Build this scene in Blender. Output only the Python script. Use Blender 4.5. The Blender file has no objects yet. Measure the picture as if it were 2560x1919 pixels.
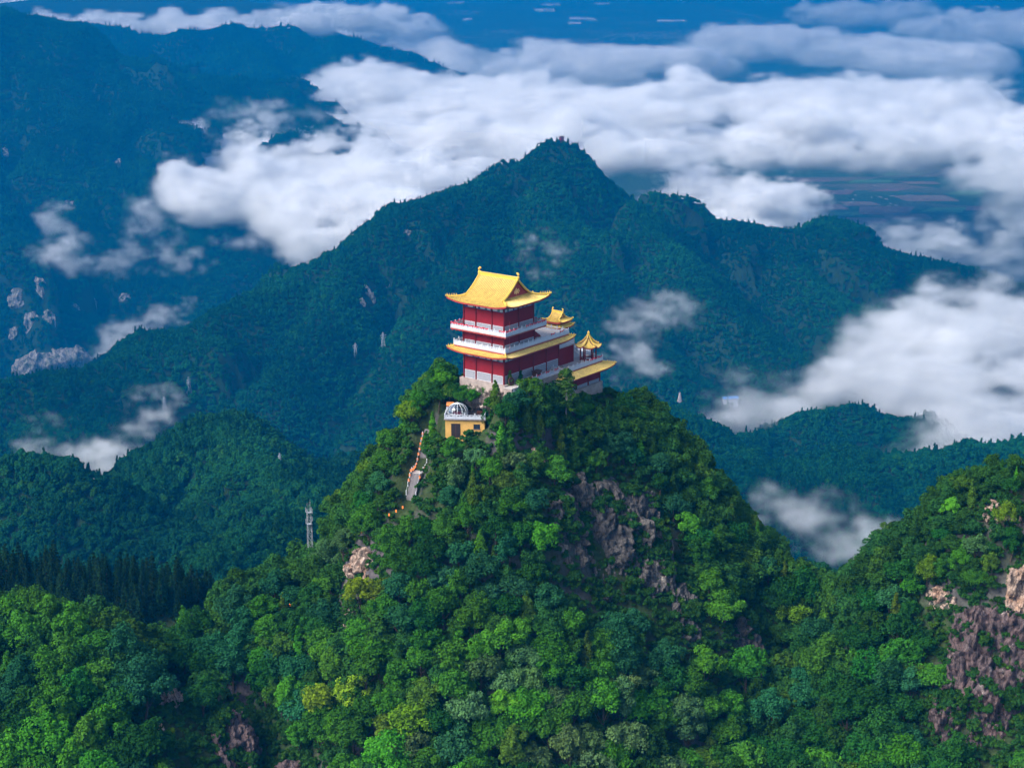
import bpy, bmesh, math, random
import numpy as np
from mathutils import Vector, Matrix

R = math.radians
sc = bpy.context.scene
col = sc.collection

# ------------------------------------------------------------------ camera
PITCH = R(15.3)          # looking down from a drone
ZC = 1200.0              # camera height above the plain
F = 4400.0               # focal length in pixels of a 2560 px wide frame
cam_d = bpy.data.cameras.new("camera")
cam = bpy.data.objects.new("camera", cam_d); col.objects.link(cam)
cam.location = (0, 0, ZC); cam.rotation_euler = (math.pi/2 - PITCH, 0, 0)
cam_d.sensor_width = 36.0; cam_d.lens = 36.0*F/2560.0
cam_d.clip_start = 1.0; cam_d.clip_end = 120000.0
sc.camera = cam

# ------------------------------------------------------------------ sky, sun, exposure
SUN_EL, SUN_AZ = R(44), R(-121)          # azimuth measured from +y towards +x
world = bpy.data.worlds.new("World"); sc.world = world; world.use_nodes = True
wn = world.node_tree; wn.nodes.clear()
sky = wn.nodes.new("ShaderNodeTexSky"); sky.sky_type = 'NISHITA'; sky.sun_disc = False
sky.sun_elevation = SUN_EL; sky.sun_rotation = SUN_AZ
sky.air_density = 1.0; sky.dust_density = 2.5; sky.ozone_density = 1.0
bgn = wn.nodes.new("ShaderNodeBackground"); bgn.inputs[1].default_value = 0.12
won = wn.nodes.new("ShaderNodeOutputWorld")
wn.links.new(sky.outputs[0], bgn.inputs[0]); wn.links.new(bgn.outputs[0], won.inputs[0])
sd = bpy.data.lights.new("sun", 'SUN'); sd.energy = 3.0; sd.angle = R(38); sd.color = (1.0, 0.95, 0.87)
so = bpy.data.objects.new("sun", sd); col.objects.link(so)
sdir = Vector((math.sin(SUN_AZ)*math.cos(SUN_EL), math.cos(SUN_AZ)*math.cos(SUN_EL), math.sin(SUN_EL)))
so.rotation_euler = sdir.to_track_quat('Z', 'Y').to_euler()
vs = sc.view_settings
vs.view_transform = 'Standard'; vs.look = 'None'; vs.gamma = 1.0; vs.use_curve_mapping = False
vs.exposure = 1.1
cy = sc.cycles
cy.max_bounces = 14; cy.diffuse_bounces = 2; cy.glossy_bounces = 1; cy.transmission_bounces = 2
cy.volume_bounces = 14; cy.transparent_max_bounces = 6
cy.volume_step_rate = 1.5; cy.volume_max_steps = 200
cy.use_denoising = True
cy.use_adaptive_sampling = True; cy.adaptive_threshold = 0.05
cy.caustics_reflective = False; cy.caustics_refractive = False

# ------------------------------------------------------------------ helpers
rng = np.random.default_rng(7)
KD = 2560.0/2212.0
def P(u, v, y):
    """point at forward distance y that the photograph shows at (u, v), 2212 px basis"""
    a = (u*KD - 1280.0)/F; b = (959.5 - v*KD)/F
    t = y/(math.cos(PITCH) + b*math.sin(PITCH))
    return np.array([t*a, y, ZC + t*(-math.sin(PITCH) + b*math.cos(PITCH))])
def PZ(u, v, z):
    """point at height z"""
    a = (u*KD - 1280.0)/F; b = (959.5 - v*KD)/F
    t = (z - ZC)/(-math.sin(PITCH) + b*math.cos(PITCH))
    return np.array([t*a, t*(math.cos(PITCH) + b*math.sin(PITCH)), z])
def proj(p):
    p = np.atleast_2d(p); dz = p[:, 2] - ZC
    fw = p[:, 1]*math.cos(PITCH) - dz*math.sin(PITCH)
    up = p[:, 1]*math.sin(PITCH) + dz*math.cos(PITCH)
    return np.stack([(1280 + F*p[:, 0]/fw)/KD, (959.5 - F*up/fw)/KD], 1)
def sstep(a, b, x):
    t = np.clip((x - a)/(b - a), 0, 1); return t*t*(3 - 2*t)

def _hash(ix, iy, iz, seed):
    h = (ix.astype(np.int64)*374761393 + iy.astype(np.int64)*668265263 + iz.astype(np.int64)*2147483647 + seed*974634777) & 0xFFFFFFFF
    h = ((h ^ (h >> 13))*1274126177) & 0xFFFFFFFF
    h = ((h ^ (h >> 16))*2246822519) & 0xFFFFFFFF
    return ((h ^ (h >> 15)) & 0xFFFFFF)/float(0xFFFFFF)*2 - 1
def noise3(x, y, z, seed=0):
    x0 = np.floor(x); y0 = np.floor(y); z0 = np.floor(z)
    fx, fy, fz = x - x0, y - y0, z - z0
    sx = fx*fx*(3 - 2*fx); sy = fy*fy*(3 - 2*fy); sz = fz*fz*(3 - 2*fz)
    r = 0
    for dx in (0, 1):
        wx = sx if dx else 1 - sx
        for dy in (0, 1):
            wy = sy if dy else 1 - sy
            for dz in (0, 1):
                wz = sz if dz else 1 - sz
                r = r + wx*wy*wz*_hash(x0 + dx, y0 + dy, z0 + dz, seed)
    return r
def noise2(x, y, seed=0):
    x0 = np.floor(x); y0 = np.floor(y)
    fx, fy = x - x0, y - y0
    sx = fx*fx*(3 - 2*fx); sy = fy*fy*(3 - 2*fy); z0 = np.zeros_like(x0)
    return ((_hash(x0, y0, z0, seed)*(1 - sx) + _hash(x0 + 1, y0, z0, seed)*sx)*(1 - sy)
            + (_hash(x0, y0 + 1, z0, seed)*(1 - sx) + _hash(x0 + 1, y0 + 1, z0, seed)*sx)*sy)
def fbm2(x, y, o=4, seed=0, g=0.5):
    a, r, f = 1.0, 0, 1.0
    for i in range(o):
        r = r + a*noise2(x*f + 17.3*i, y*f - 9.1*i, seed + i); a *= g; f *= 2.03
    return r
def fbm3(x, y, z, o=4, seed=0, g=0.5):
    a, r, f = 1.0, 0, 1.0
    for i in range(o):
        r = r + a*noise3(x*f + 17.3*i, y*f - 9.1*i, z*f + 4.7*i, seed + i); a *= g; f *= 2.03
    return r

def mesh_np(name, v, f, smooth=False):
    """mesh from an (n,3) array and an (m,k) array of polygon corners"""
    v = np.asarray(v, np.float32); f = np.asarray(f, np.int32); k = f.shape[1]
    me = bpy.data.meshes.new(name)
    me.vertices.add(len(v)); me.vertices.foreach_set("co", v.ravel())
    me.loops.add(f.size); me.loops.foreach_set("vertex_index", f.ravel())
    me.polygons.add(len(f)); me.polygons.foreach_set("loop_start", np.arange(0, f.size, k, dtype=np.int32))
    if smooth: me.polygons.foreach_set("use_smooth", np.ones(len(f), bool))
    me.update(calc_edges=True)
    return me
def link(name, data, m=None, parent=None):
    o = bpy.data.objects.new(name, data); col.objects.link(o)
    if m is not None and data is not None and not len(data.materials): data.materials.append(m)
    if parent is not None: o.parent = parent
    return o
def tag(o, label=None, cat=None, group=None, kind=None):
    if label: o["label"] = label
    if cat: o["category"] = cat
    if group: o["group"] = group
    if kind: o["kind"] = kind
    return o
def empty(name, loc, rz=0.0):
    o = bpy.data.objects.new(name, None); col.objects.link(o)
    o.location = Vector([float(c) for c in loc]); o.rotation_euler = (0, 0, rz); o.empty_display_size = 0.5
    return o
def copy_tree(o, parent=None):
    c = o.copy(); col.objects.link(c); c.parent = parent
    for ch in list(o.children): copy_tree(ch, c)
    return c

# ------------------------------------------------------------------ materials
class NT:
    def __init__(s, name):
        s.m = bpy.data.materials.new(name); s.m.use_nodes = True; s.t = s.m.node_tree; s.t.nodes.clear()
        s.out = s.n("ShaderNodeOutputMaterial")
    def n(s, typ, **kw):
        nd = s.t.nodes.new(typ)
        for k, v in kw.items(): setattr(nd, k, v)
        return nd
    def l(s, a, b): s.t.links.new(a, b)
    def noise(s, scale, detail=3, rough=0.55, vec=None):
        nd = s.n("ShaderNodeTexNoise"); nd.inputs["Scale"].default_value = scale
        nd.inputs["Detail"].default_value = detail; nd.inputs["Roughness"].default_value = rough
        if vec is not None: s.l(vec, nd.inputs["Vector"])
        return nd.outputs[0]
    def ramp(s, fac, stops):
        nd = s.n("ShaderNodeValToRGB"); e = nd.color_ramp.elements
        e[0].position, e[0].color = stops[0][0], (*stops[0][1], 1)
        e[1].position, e[1].color = stops[-1][0], (*stops[-1][1], 1)
        for p, c in stops[1:-1]:
            q = e.new(p); q.color = (*c, 1)
        s.l(fac, nd.inputs[0]); return nd.outputs[0]
    def mix(s, fac, a, b, mode='MIX'):
        nd = s.n("ShaderNodeMix", data_type='RGBA', blend_type=mode)
        for i, x in ((0, fac), (6, a), (7, b)):
            if hasattr(x, "is_linked"): s.l(x, nd.inputs[i])
            elif i == 0: nd.inputs[0].default_value = x
            else: nd.inputs[i].default_value = (*x, 1)
        return nd.outputs[2]
    def math(s, op, a, b=0.0):
        nd = s.n("ShaderNodeMath", operation=op)
        for i, x in enumerate((a, b)):
            if hasattr(x, "is_linked"): s.l(x, nd.inputs[i])
            else: nd.inputs[i].default_value = x
        return nd.outputs[0]
    def bsdf(s, color, rough=0.7, spec=0.3, bump=None, bstr=0.3, bdist=0.05):
        b = s.n("ShaderNodeBsdfPrincipled")
        if hasattr(color, "is_linked"): s.l(color, b.inputs["Base Color"])
        else: b.inputs["Base Color"].default_value = (*color, 1)
        b.inputs["Roughness"].default_value = rough
        b.inputs["Specular IOR Level"].default_value = spec
        if bump is not None:
            bn = s.n("ShaderNodeBump"); bn.inputs["Strength"].default_value = bstr; bn.inputs["Distance"].default_value = bdist
            s.l(bump, bn.inputs["Height"]); s.l(bn.outputs[0], b.inputs["Normal"])
        s.l(b.outputs[0], s.out.inputs[0])
        return s.m
def plain_mat(name, c, rough=0.6, var=0.18, scale=1.5, spec=0.3, bstr=0.0):
    """a colour with grain and wear"""
    t = NT(name); tc = t.n("ShaderNodeTexCoord").outputs["Object"]
    nz = t.noise(scale, 5, 0.65, tc)
    lo = tuple(x*(1 - var) for x in c); hi = tuple(min(1, x*(1 + var)) for x in c)
    return t.bsdf(t.ramp(nz, [(0.25, lo), (0.75, hi)]), rough, spec, nz if bstr else None, bstr)
def leaf_mat(name, use_obj_color, base=(0.04, 0.1, 0.025), spread=0.35, transl=0.22):
    t = NT(name); oi = t.n("ShaderNodeObjectInfo"); geo = t.n("ShaderNodeNewGeometry")
    if use_obj_color: c = oi.outputs["Color"]
    else:
        # tint wanders over the hillside, then from tree to tree
        sc_ = t.n("ShaderNodeVectorMath", operation='SCALE'); sc_.inputs[3].default_value = 0.004
        t.l(oi.outputs["Location"], sc_.inputs[0])
        big = t.noise(1.0, 3, 0.6, sc_.outputs[0])
        rnd = oi.outputs["Random"]
        d = tuple(x*(1 - spread) for x in base)
        y_ = (base[0]*1.9, base[1]*1.3, base[2]*0.8)
        b_ = (base[0]*0.75, base[1]*0.95, base[2]*1.6)
        c1 = t.ramp(rnd, [(0.0, d), (0.35, base), (0.7, b_), (0.93, base), (1.0, y_)])
        c2 = t.ramp(big, [(0.32, (0.5, 0.55, 0.62)), (0.5, (0.95, 0.95, 0.95)), (0.68, (1.6, 1.5, 1.2))])
        c = t.mix(1.0, c1, c2, 'MULTIPLY')
    tc = t.n("ShaderNodeTexCoord").outputs["Object"]
    nz = t.noise(0.9, 3, 0.6, tc)
    c = t.mix(1.0, c, t.ramp(nz, [(0.3, (0.68, 0.72, 0.75)), (0.72, (1.3, 1.24, 1.05))]), 'MULTIPLY')
    b = t.n("ShaderNodeBsdfDiffuse"); t.l(c, b.inputs[0])
    tr = t.n("ShaderNodeBsdfTranslucent"); t.l(c, tr.inputs[0])
    mx = t.n("ShaderNodeMixShader"); mx.inputs[0].default_value = transl
    t.l(b.outputs[0], mx.inputs[1]); t.l(tr.outputs[0], mx.inputs[2]); t.l(mx.outputs[0], t.out.inputs[0])
    return t.m
def rock_mat(name, cols, streak=0.35, scale=0.25):
    """cols: dark crack, mid, light streak, tan; stains run down the face"""
    t = NT(name); geo = t.n("ShaderNodeNewGeometry").outputs["Position"]
    mp = t.n("ShaderNodeMapping"); mp.inputs["Scale"].default_value = (1, 1, 0.16); t.l(geo, mp.inputs[0])
    st = t.noise(streak, 6, 0.7, mp.outputs[0]); nz = t.noise(scale, 6, 0.65, geo); fine = t.noise(2.2, 5, 0.7, geo)
    c = t.ramp(st, [(0.32, cols[0]), (0.46, cols[1]), (0.58, cols[1]), (0.7, cols[2])])
    c = t.mix(t.ramp(nz, [(0.48, (0, 0, 0)), (0.62, (0.85,)*3)]), c, cols[3])
    c = t.mix(1.0, c, t.ramp(fine, [(0.3, (0.55,)*3), (0.7, (1.3,)*3)]), 'MULTIPLY')
    mp2 = t.n("ShaderNodeMapping"); mp2.inputs["Scale"].default_value = (1, 1, 0.38); mp2.inputs["Rotation"].default_value = (0.15, 0.1, 0); t.l(geo, mp2.inputs[0])
    wv = t.n("ShaderNodeVectorMath", operation='MULTIPLY_ADD'); cn = t.n("ShaderNodeTexNoise"); cn.inputs["Scale"].default_value = streak*2; t.l(geo, cn.inputs["Vector"])
    t.l(cn.outputs["Color"], wv.inputs[0]); wv.inputs[1].default_value = (0.9/streak*0.35,)*3; t.l(mp2.outputs[0], wv.inputs[2])
    vo = t.n("ShaderNodeTexVoronoi", feature='DISTANCE_TO_EDGE'); vo.inputs["Scale"].default_value = streak*2.2; t.l(wv.outputs[0], vo.inputs["Vector"])
    c = t.mix(1.0, c, t.ramp(vo.outputs["Distance"], [(0.0, (0.22,)*3), (0.06, (0.8,)*3), (0.14, (1.0,)*3)]), 'MULTIPLY')
    return t.bsdf(c, 0.85, 0.2, fine, 0.7, 0.25)
M = {}
M['ground'] = None
def ground_mat(name, soil, litter, rock=None):
    t = NT(name); g = t.n("ShaderNodeNewGeometry")
    nz = t.noise(0.08, 5, 0.6, g.outputs["Position"]); n2 = t.noise(0.9, 4, 0.65, g.outputs["Position"])
    c = t.ramp(nz, [(0.35, soil), (0.65, litter)])
    c = t.mix(1.0, c, t.ramp(n2, [(0.3, (0.6,)*3), (0.7, (1.4,)*3)]), 'MULTIPLY')
    if rock:
        sx = t.n("ShaderNodeSeparateXYZ"); t.l(g.outputs["Normal"], sx.inputs[0])
        rk = t.ramp(n2, [(0.35, tuple(x*0.5 for x in rock)), (0.65, rock)])
        c = t.mix(t.ramp(sx.outputs[2], [(0.46, (1,)*3), (0.6, (0,)*3)]), c, rk)
    return t.bsdf(c, 0.9, 0.1, n2, 0.6, 0.5)
M['soil'] = ground_mat("forest_floor", (0.022, 0.032, 0.012), (0.03, 0.055, 0.016), (0.10, 0.09, 0.10))
M['far_soil'] = ground_mat("far_undergrowth", (0.008, 0.022, 0.008), (0.012, 0.032, 0.01))
M['leaf'] = leaf_mat("leaves", True)
M['leaf_rest'] = leaf_mat("leaves_mixed", False, (0.028, 0.090, 0.014), 0.45)
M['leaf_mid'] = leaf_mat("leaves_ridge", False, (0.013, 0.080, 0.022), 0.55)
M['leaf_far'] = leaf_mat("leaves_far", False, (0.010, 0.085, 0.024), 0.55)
M['conifer'] = leaf_mat("needles", False, (0.012, 0.04, 0.014), 0.3)
M['bark'] = plain_mat("bark", (0.06, 0.045, 0.035), 0.9, 0.4, 3.0, 0.1)
# ------------------------------------------------------------------ terrain
def ridges_height(X, Y, ridges, seed=0):
    """height of a mountain from its crest lines; gullies run down from the crests"""
    H = np.full(X.shape, -1e9); S = np.zeros(X.shape); D = np.zeros(X.shape)
    base = 0.0
    for rd in ridges:
        pts = rd['p']; s1, d1, s2 = rd['g']; acc = base
        for i in range(len(pts) - 1):
            a, b = pts[i], pts[i + 1]; dx, dy = b[0] - a[0], b[1] - a[1]; L = math.hypot(dx, dy) + 1e-6
            t = np.clip(((X - a[0])*dx + (Y - a[1])*dy)/(L*L), 0, 1)
            d = np.hypot(X - a[0] - t*dx, Y - a[1] - t*dy)
            dd = np.sqrt(d*d + rd.get('r', 4.0)**2) - rd.get('r', 4.0)
            h = a[2] + t*(b[2] - a[2]) - np.where(dd < d1, s1*dd, s1*d1 + s2*(dd - d1))
            m = h > H
            H = np.where(m, h, H); S = np.where(m, acc + t*L, S); D = np.where(m, d, D)
            acc += L
        base = acc + 531.0
    return H, S, D
class Hill:
    def __init__(s, ridges, gully=(60, 20), rough=(40, 5), seed=0, ramp=40, floor=None, warp=0.14):
        s.r, s.g, s.n, s.seed, s.ramp, s.floor, s.warp = ridges, gully, rough, seed, ramp, floor, warp
    def h(s, X, Y):
        X = np.asarray(X, float); Y = np.asarray(Y, float)
        w = s.n[0]*0.8
        Xw = X + w*fbm2(X/s.n[0]/2, Y/s.n[0]/2, 3, s.seed + 50)*s.warp; Yw = Y + w*fbm2(X/s.n[0]/2 + 40, Y/s.n[0]/2, 3, s.seed + 60)*s.warp
        H, S, D = ridges_height(Xw, Yw, s.r)
        rp = sstep(0, s.ramp, D)
        L, A = s.g
        gu = 1 - np.abs(fbm2(S/L + 0.25*noise2(X/L, Y/L, s.seed + 3), D/(3.5*L), 3, s.seed, 0.5))
        H = H - A*rp*(gu - 0.55)
        H = H + s.n[1]*fbm2(X/s.n[0], Y/s.n[0], 5, s.seed + 9)*(0.2 + 0.8*rp)
        if s.floor is not None: H = np.maximum(H, s.floor + 0.15*(H - s.floor))
        return H
    def hi(s, X, Y):
        """height on the built mesh"""
        x0, x1, y0, y1, nx, ny, Z = s.gr
        a = np.clip((X - x0)/(x1 - x0)*(nx - 1), 0, nx - 1.001); b = np.clip((Y - y0)/(y1 - y0)*(ny - 1), 0, ny - 1.001)
        i, j = a.astype(int), b.astype(int); a, b = a - i, b - j
        return (Z[j, i]*(1 - a) + Z[j, i + 1]*a)*(1 - b) + (Z[j + 1, i]*(1 - a) + Z[j + 1, i + 1]*a)*b
    def grid(s, name, x0, x1, y0, y1, res, mat, sink=None):
        nx, ny = int((x1 - x0)/res) + 1, int((y1 - y0)/res) + 1
        xs = np.linspace(x0, x1, nx); ys = np.linspace(y0, y1, ny)
        X, Y = np.meshgrid(xs, ys); Z = s.h(X, Y)
        if sink is not None: Z = np.maximum(Z, sink)
        s.gr = (x0, x1, y0, y1, nx, ny, Z)
        i = np.arange(nx - 1)[None, :] + nx*np.arange(ny - 1)[:, None]
        f = np.stack([i, i + 1, i + nx + 1, i + nx], -1).reshape(-1, 4)
        o = link(name, mesh_np(name, np.stack([X, Y, Z], -1).reshape(-1, 3), f, True), mat)
        o["kind"] = "structure"
        return o
def RD(pts, g=(1.0, 60, 0.8), r=4.0): return {'p': [P(*q) for q in pts], 'g': g, 'r': r}

# the temple's peak, its left shoulder, the saddle and the right-hand peak (ground lies a tree's height below the canopy line)
T0 = P(1260/KD, 961.5/KD, 440.0)            # foot of the temple's near corner
near = Hill([
    RD([(1060, 838, 452), (1190, 838, 462), (1300, 872, 470)], (1.3, 22, 1.35), 14),
    RD([(1080, 842, 452), (1025, 985, 441), (990, 1085, 436), (925, 1190, 434), (815, 1262, 436), (700, 1290, 440), (565, 1305, 442), (440, 1378, 440), (350, 1460, 434), (290, 1600, 424)], (1.35, 40, 0.85), 4),
    RD([(1300, 872, 470), (1350, 935, 468), (1405, 1055, 462), (1500, 1125, 456), (1560, 1195, 452), (1620, 1275, 450), (1740, 1280, 452), (1885, 1345, 458), (1985, 1250, 446), (2040, 1130, 436), (2080, 1050, 430), (2212, 1012, 424), (2400, 1020, 420), (2600, 1040, 420)], (1.4, 45, 0.85), 4),
    RD([(-300, 1290, 420), (0, 1375, 415), (110, 1390, 412), (200, 1425, 410), (300, 1500, 404)], (0.75, 40, 0.6), 8),
], gully=(34, 9), rough=(22, 2.6), seed=3, ramp=16)
# the ground is levelled under the buildings and along the steps
X_T, Y_T = np.array([math.cos(R(52.5)), math.sin(R(52.5))]), np.array([math.cos(R(142.5)), math.sin(R(142.5))])
def TL(x, y, z=0.0):
    """temple plan coordinates (x along the right face, y along the left face) to world"""
    q = T0[:2] + x*X_T + y*Y_T
    return np.array([q[0], q[1], T0[2] + z])
STEP_A, STEP_B = P(1027/KD, 1245/KD, 431.5), P(1064/KD, 1118/KD, 441.0)
COT = P(1162/KD, 1048/KD, 436.0)          # middle of the cottage's terrace edge
flat = []                                  # (centre, axis x, half x, half y, level, margin)
def rect(cx, cy, hx, hy, z, mg):
    c = TL(cx, cy); flat.append((c[:2], X_T, hx, hy, T0[2] + z, mg))
rect(11.5, 6.5, 15, 9, -2.2, 7); rect(31, 2.5, 9, 7, -7.2, 6)
flat.append((COT[:2] + np.array([0, 2.0]), np.array([1.0, 0.0]), 5.6, 2.2, COT[2] - 7.0, 2.5)); flat.append((COT[:2] + np.array([0, 8.0]), np.array([1.0, 0.0]), 5.6, 3.2, COT[2] - 0.6, 1.8))
_near_h = near.h
def near_h(X, Y):
    H = _near_h(X, Y); X = np.asarray(X, float); Y = np.asarray(Y, float)
    for c, ax, hx, hy, z, mg in flat:
        dx, dy = X - c[0], Y - c[1]
        a = np.abs(dx*ax[0] + dy*ax[1]) - hx; b = np.abs(-dx*ax[1] + dy*ax[0]) - hy
        d = np.hypot(np.maximum(a, 0), np.maximum(b, 0)); w = 1 - sstep(0.6, mg, d)
        H = H*(1 - w) + w*np.minimum(z, np.maximum(H, z - 3))
    a, b = STEP_A, STEP_B; dx, dy = b[0] - a[0], b[1] - a[1]
    t = np.clip(((X - a[0])*dx + (Y - a[1])*dy)/(dx*dx + dy*dy), -0.15, 1.25)
    d = np.hypot(X - a[0] - t*dx, Y - a[1] - t*dy); w = 1 - sstep(1.6, 5.0, d)
    return H*(1 - w) + w*(a[2] + t*(b[2] - a[2]) - 0.7)
near.h = near_h
def hit(u, v, hill=near, y0=330, y1=640):
    """where the line of sight through (u, v) meets a hill"""
    ys = np.arange(y0, y1, 0.5 if y1 < 1000 else 3.0)
    p = np.array([P(u, v, y) for y in ys]); h = hill.h(p[:, 0], p[:, 1])
    k = np.nonzero(p[:, 2] < h)[0]
    return p[k[0]] if len(k) else p[-1]
near.grid("temple_hill", -210, 230, 318, 640, 2.0, M['soil'], sink=ZC - 420)
conifer_hill = Hill([RD([(-400, 1270, 600), (-100, 1285, 590), (120, 1290, 585), (260, 1300, 580), (380, 1335, 575), (520, 1400, 570)], (0.55, 60, 0.6), 10)], (50, 6), (30, 2.5), 11, 30)
conifer_hill.grid("conifer_slope", -300, 0, 480, 800, 5.0, M['soil'], sink=ZC - 420)
# dark wooded spur left of the temple
spur = Hill([
    RD([(-300, 1040, 1280), (0, 1010, 1260), (150, 1012, 1250), (235, 1052, 1240), (300, 1120, 1220)], (0.85, 120, 0.75), 12),
    RD([(262, 1052, 1420), (345, 985, 1440), (430, 925, 1460), (510, 905, 1480), (600, 960, 1500), (700, 1040, 1480), (800, 1120, 1420)], (0.8, 120, 0.75), 12),
    RD([(430, 925, 1460), (560, 1010, 1330), (680, 1090, 1240), (760, 1150, 1150)], (0.7, 120, 0.7), 12),
    RD([(345, 985, 1440), (300, 1090, 1300), (420, 1180, 1180)], (0.7, 120, 0.7), 12),
    RD([(900, 1010, 1250), (800, 1080, 1180), (700, 1130, 1100), (560, 1160, 1020), (480, 1230, 960)], (0.8, 90, 0.7), 12),
    RD([(500, 1000, 1700), (620, 1040, 1650), (760, 1010, 1650), (900, 960, 1700)], (0.6, 90, 0.6), 12),
], gully=(95, 38), rough=(70, 13), seed=21, ramp=60)
spur.grid("wooded_spur", -620, 260, 760, 2000, 10.0, M['far_soil'], sink=ZC - 1150)
# the pyramid-shaped mountain behind the temple
pyramid = Hill([
    RD([(-500, 880, 2300), (0, 832, 2500), (130, 815, 2560), (240, 788, 2620), (400, 718, 2750), (550, 648, 2900), (650, 598, 3000), (740, 545, 3080), (800, 508, 3150), (900, 448, 3250), (1050, 402, 3380), (1110, 390, 3430), (1155, 348, 3470), (1203, 308, 3500)], (0.7, 300, 0.6), 25),
    RD([(1203, 308, 3500), (1222, 310, 3500), (1262, 346, 3490), (1340, 404, 3480), (1400, 420, 3470), (1540, 478, 3440), (1650, 498, 3420), (1720, 500, 3420), (1780, 498, 3420), (1830, 528, 3400), (1950, 558, 3400), (2080, 584, 3400), (2212, 620, 3400)], (0.7, 300, 0.6), 25),
    RD([(1340, 392, 3480), (1380, 480, 3300), (1480, 560, 3150), (1560, 660, 3000), (1660, 760, 2870), (1750, 840, 2780)], (0.65, 200, 0.6), 22),
    RD([(1200, 314, 3500), (1190, 440, 3300), (1250, 560, 3120), (1330, 680, 2960), (1440, 800, 2800), (1500, 880, 2700)], (0.62, 200, 0.6), 22),
    RD([(1050, 392, 3380), (1010, 520, 3150), (960, 640, 2980), (880, 760, 2800), (820, 880, 2620)], (0.62, 200, 0.6), 22),
    RD([(740, 545, 3080), (700, 680, 2860), (620, 780, 2720), (560, 900, 2540)], (0.62, 200, 0.6), 22),
    RD([(1650, 498, 3420), (1740, 600, 3250), (1860, 680, 3120), (1900, 740, 3040)], (0.62, 200, 0.6), 22),
    RD([(1950, 558, 3400), (1990, 620, 3280), (2040, 690, 3180)], (0.6, 200, 0.6), 22),
    RD([(240, 788, 2620), (200, 900, 2450), (120, 960, 2330)], (0.62, 200, 0.6), 22),
], gully=(170, 120), rough=(110, 24), seed=33, ramp=170, floor=ZC - 1120)
pyramid.grid("pyramid_mountain", -1300, 1300, 1900, 4200, 16.0, M['far_soil'], sink=ZC - 1200.5)
# hills rising out of the mist on the right
right_hill = Hill([
    RD([(1590, 1000, 1900), (1680, 1022, 1920), (1740, 1025, 1940), (1830, 1008, 1960), (1940, 1000, 1980), (2060, 990, 2000), (2250, 960, 2050)], (0.75, 200, 0.7), 14),
    RD([(1300, 830, 2100), (1400, 858, 2100), (1460, 890, 2080), (1540, 935, 2060), (1610, 985, 2030)], (0.7, 150, 0.7), 14),
    RD([(1620, 960, 2400), (1750, 905, 2420), (1860, 880, 2440), (1960, 915, 2430), (2080, 965, 2400)], (0.6, 150, 0.7), 25),
], gully=(120, 36), rough=(80, 14), seed=44, ramp=70)
right_hill.grid("misty_hill", 100, 800, 1560, 2760, 12.0, M['far_soil'], sink=ZC - 1150)
# the big mountain on the left and the ranges behind it
left_mtn = Hill([
    RD([(-700, 60, 6048), (-150, -20, 6160), (0, 30, 6272), (85, 42, 6272), (150, 84, 6272), (260, 125, 6272), (400, 165, 6272), (530, 172, 6272), (590, 195, 6216), (645, 225, 6160), (720, 285, 5936)], (0.62, 500, 0.55), 40),
    RD([(0, 30, 6272), (90, 170, 5880), (170, 300, 5544), (330, 400, 5320), (440, 470, 5152), (520, 560, 4984)], (0.6, 300, 0.6), 35),
    RD([(150, 84, 6272), (280, 210, 5936), (400, 300, 5712), (470, 380, 5544)], (0.6, 300, 0.6), 35),
    RD([(400, 165, 6272), (540, 240, 5936), (620, 240, 5824), (690, 245, 5712), (735, 275, 5600)], (0.6, 200, 0.6), 30),
    RD([(-200, 200, 5600), (-60, 420, 5152), (60, 560, 4872), (120, 640, 4760), (220, 720, 4648)], (0.6, 300, 0.6), 35),
    RD([(90, 170, 5880), (120, 360, 5376), (210, 510, 5040), (330, 600, 4872), (450, 650, 4760)], (0.6, 300, 0.6), 35),
    RD([(440, 470, 5152), (560, 520, 4984), (640, 570, 4872)], (0.5, 300, 0.5), 35),
], gully=(190, 200), rough=(150, 46), seed=55, ramp=230, floor=ZC - 1180)
left_mtn.grid("left_mountain", -2600, -60, 4100, 7400, 22.0, M['far_soil'], sink=ZC - 1200.5)
back_range = Hill([
    RD([(100, 70, 8512), (180, 62, 8512), (235, 58, 8512), (290, 78, 8512), (340, 88, 8512), (400, 72, 8512), (500, 60, 8512), (580, 66, 8512), (640, 60, 8512), (700, 82, 8512), (745, 84, 8512), (800, 96, 8456), (880, 118, 8400), (975, 158, 8288)], (0.5, 400, 0.5), 40),
    RD([(500, 60, 8512), (560, 130, 7840), (620, 190, 7392)], (0.5, 300, 0.5), 40),
    RD([(745, 84, 8512), (720, 150, 7728), (700, 190, 7392)], (0.5, 300, 0.5), 40),
], gully=(300, 110), rough=(240, 30), seed=66, ramp=180, floor=ZC - 1190)
back_range.grid("back_range", -2600, 0, 6700, 9700, 34.0, M['far_soil'], sink=ZC - 1200.5)
far_range = Hill([
    RD([(-100, 20, 11760), (150, -12, 11760), (300, -20, 11760), (450, -15, 11760), (560, 8, 11648), (615, 28, 11536)], (0.45, 400, 0.45), 60),
    RD([(300, -20, 11760), (330, 20, 11200), (360, 60, 10640)], (0.45, 400, 0.45), 60),
], gully=(350, 60), rough=(320, 25), seed=77, ramp=200, floor=ZC - 1190)
far_range.grid("far_range", -4000, -800, 9700, 14000, 50.0, M['far_soil'], sink=ZC - 1200.5)

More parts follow.
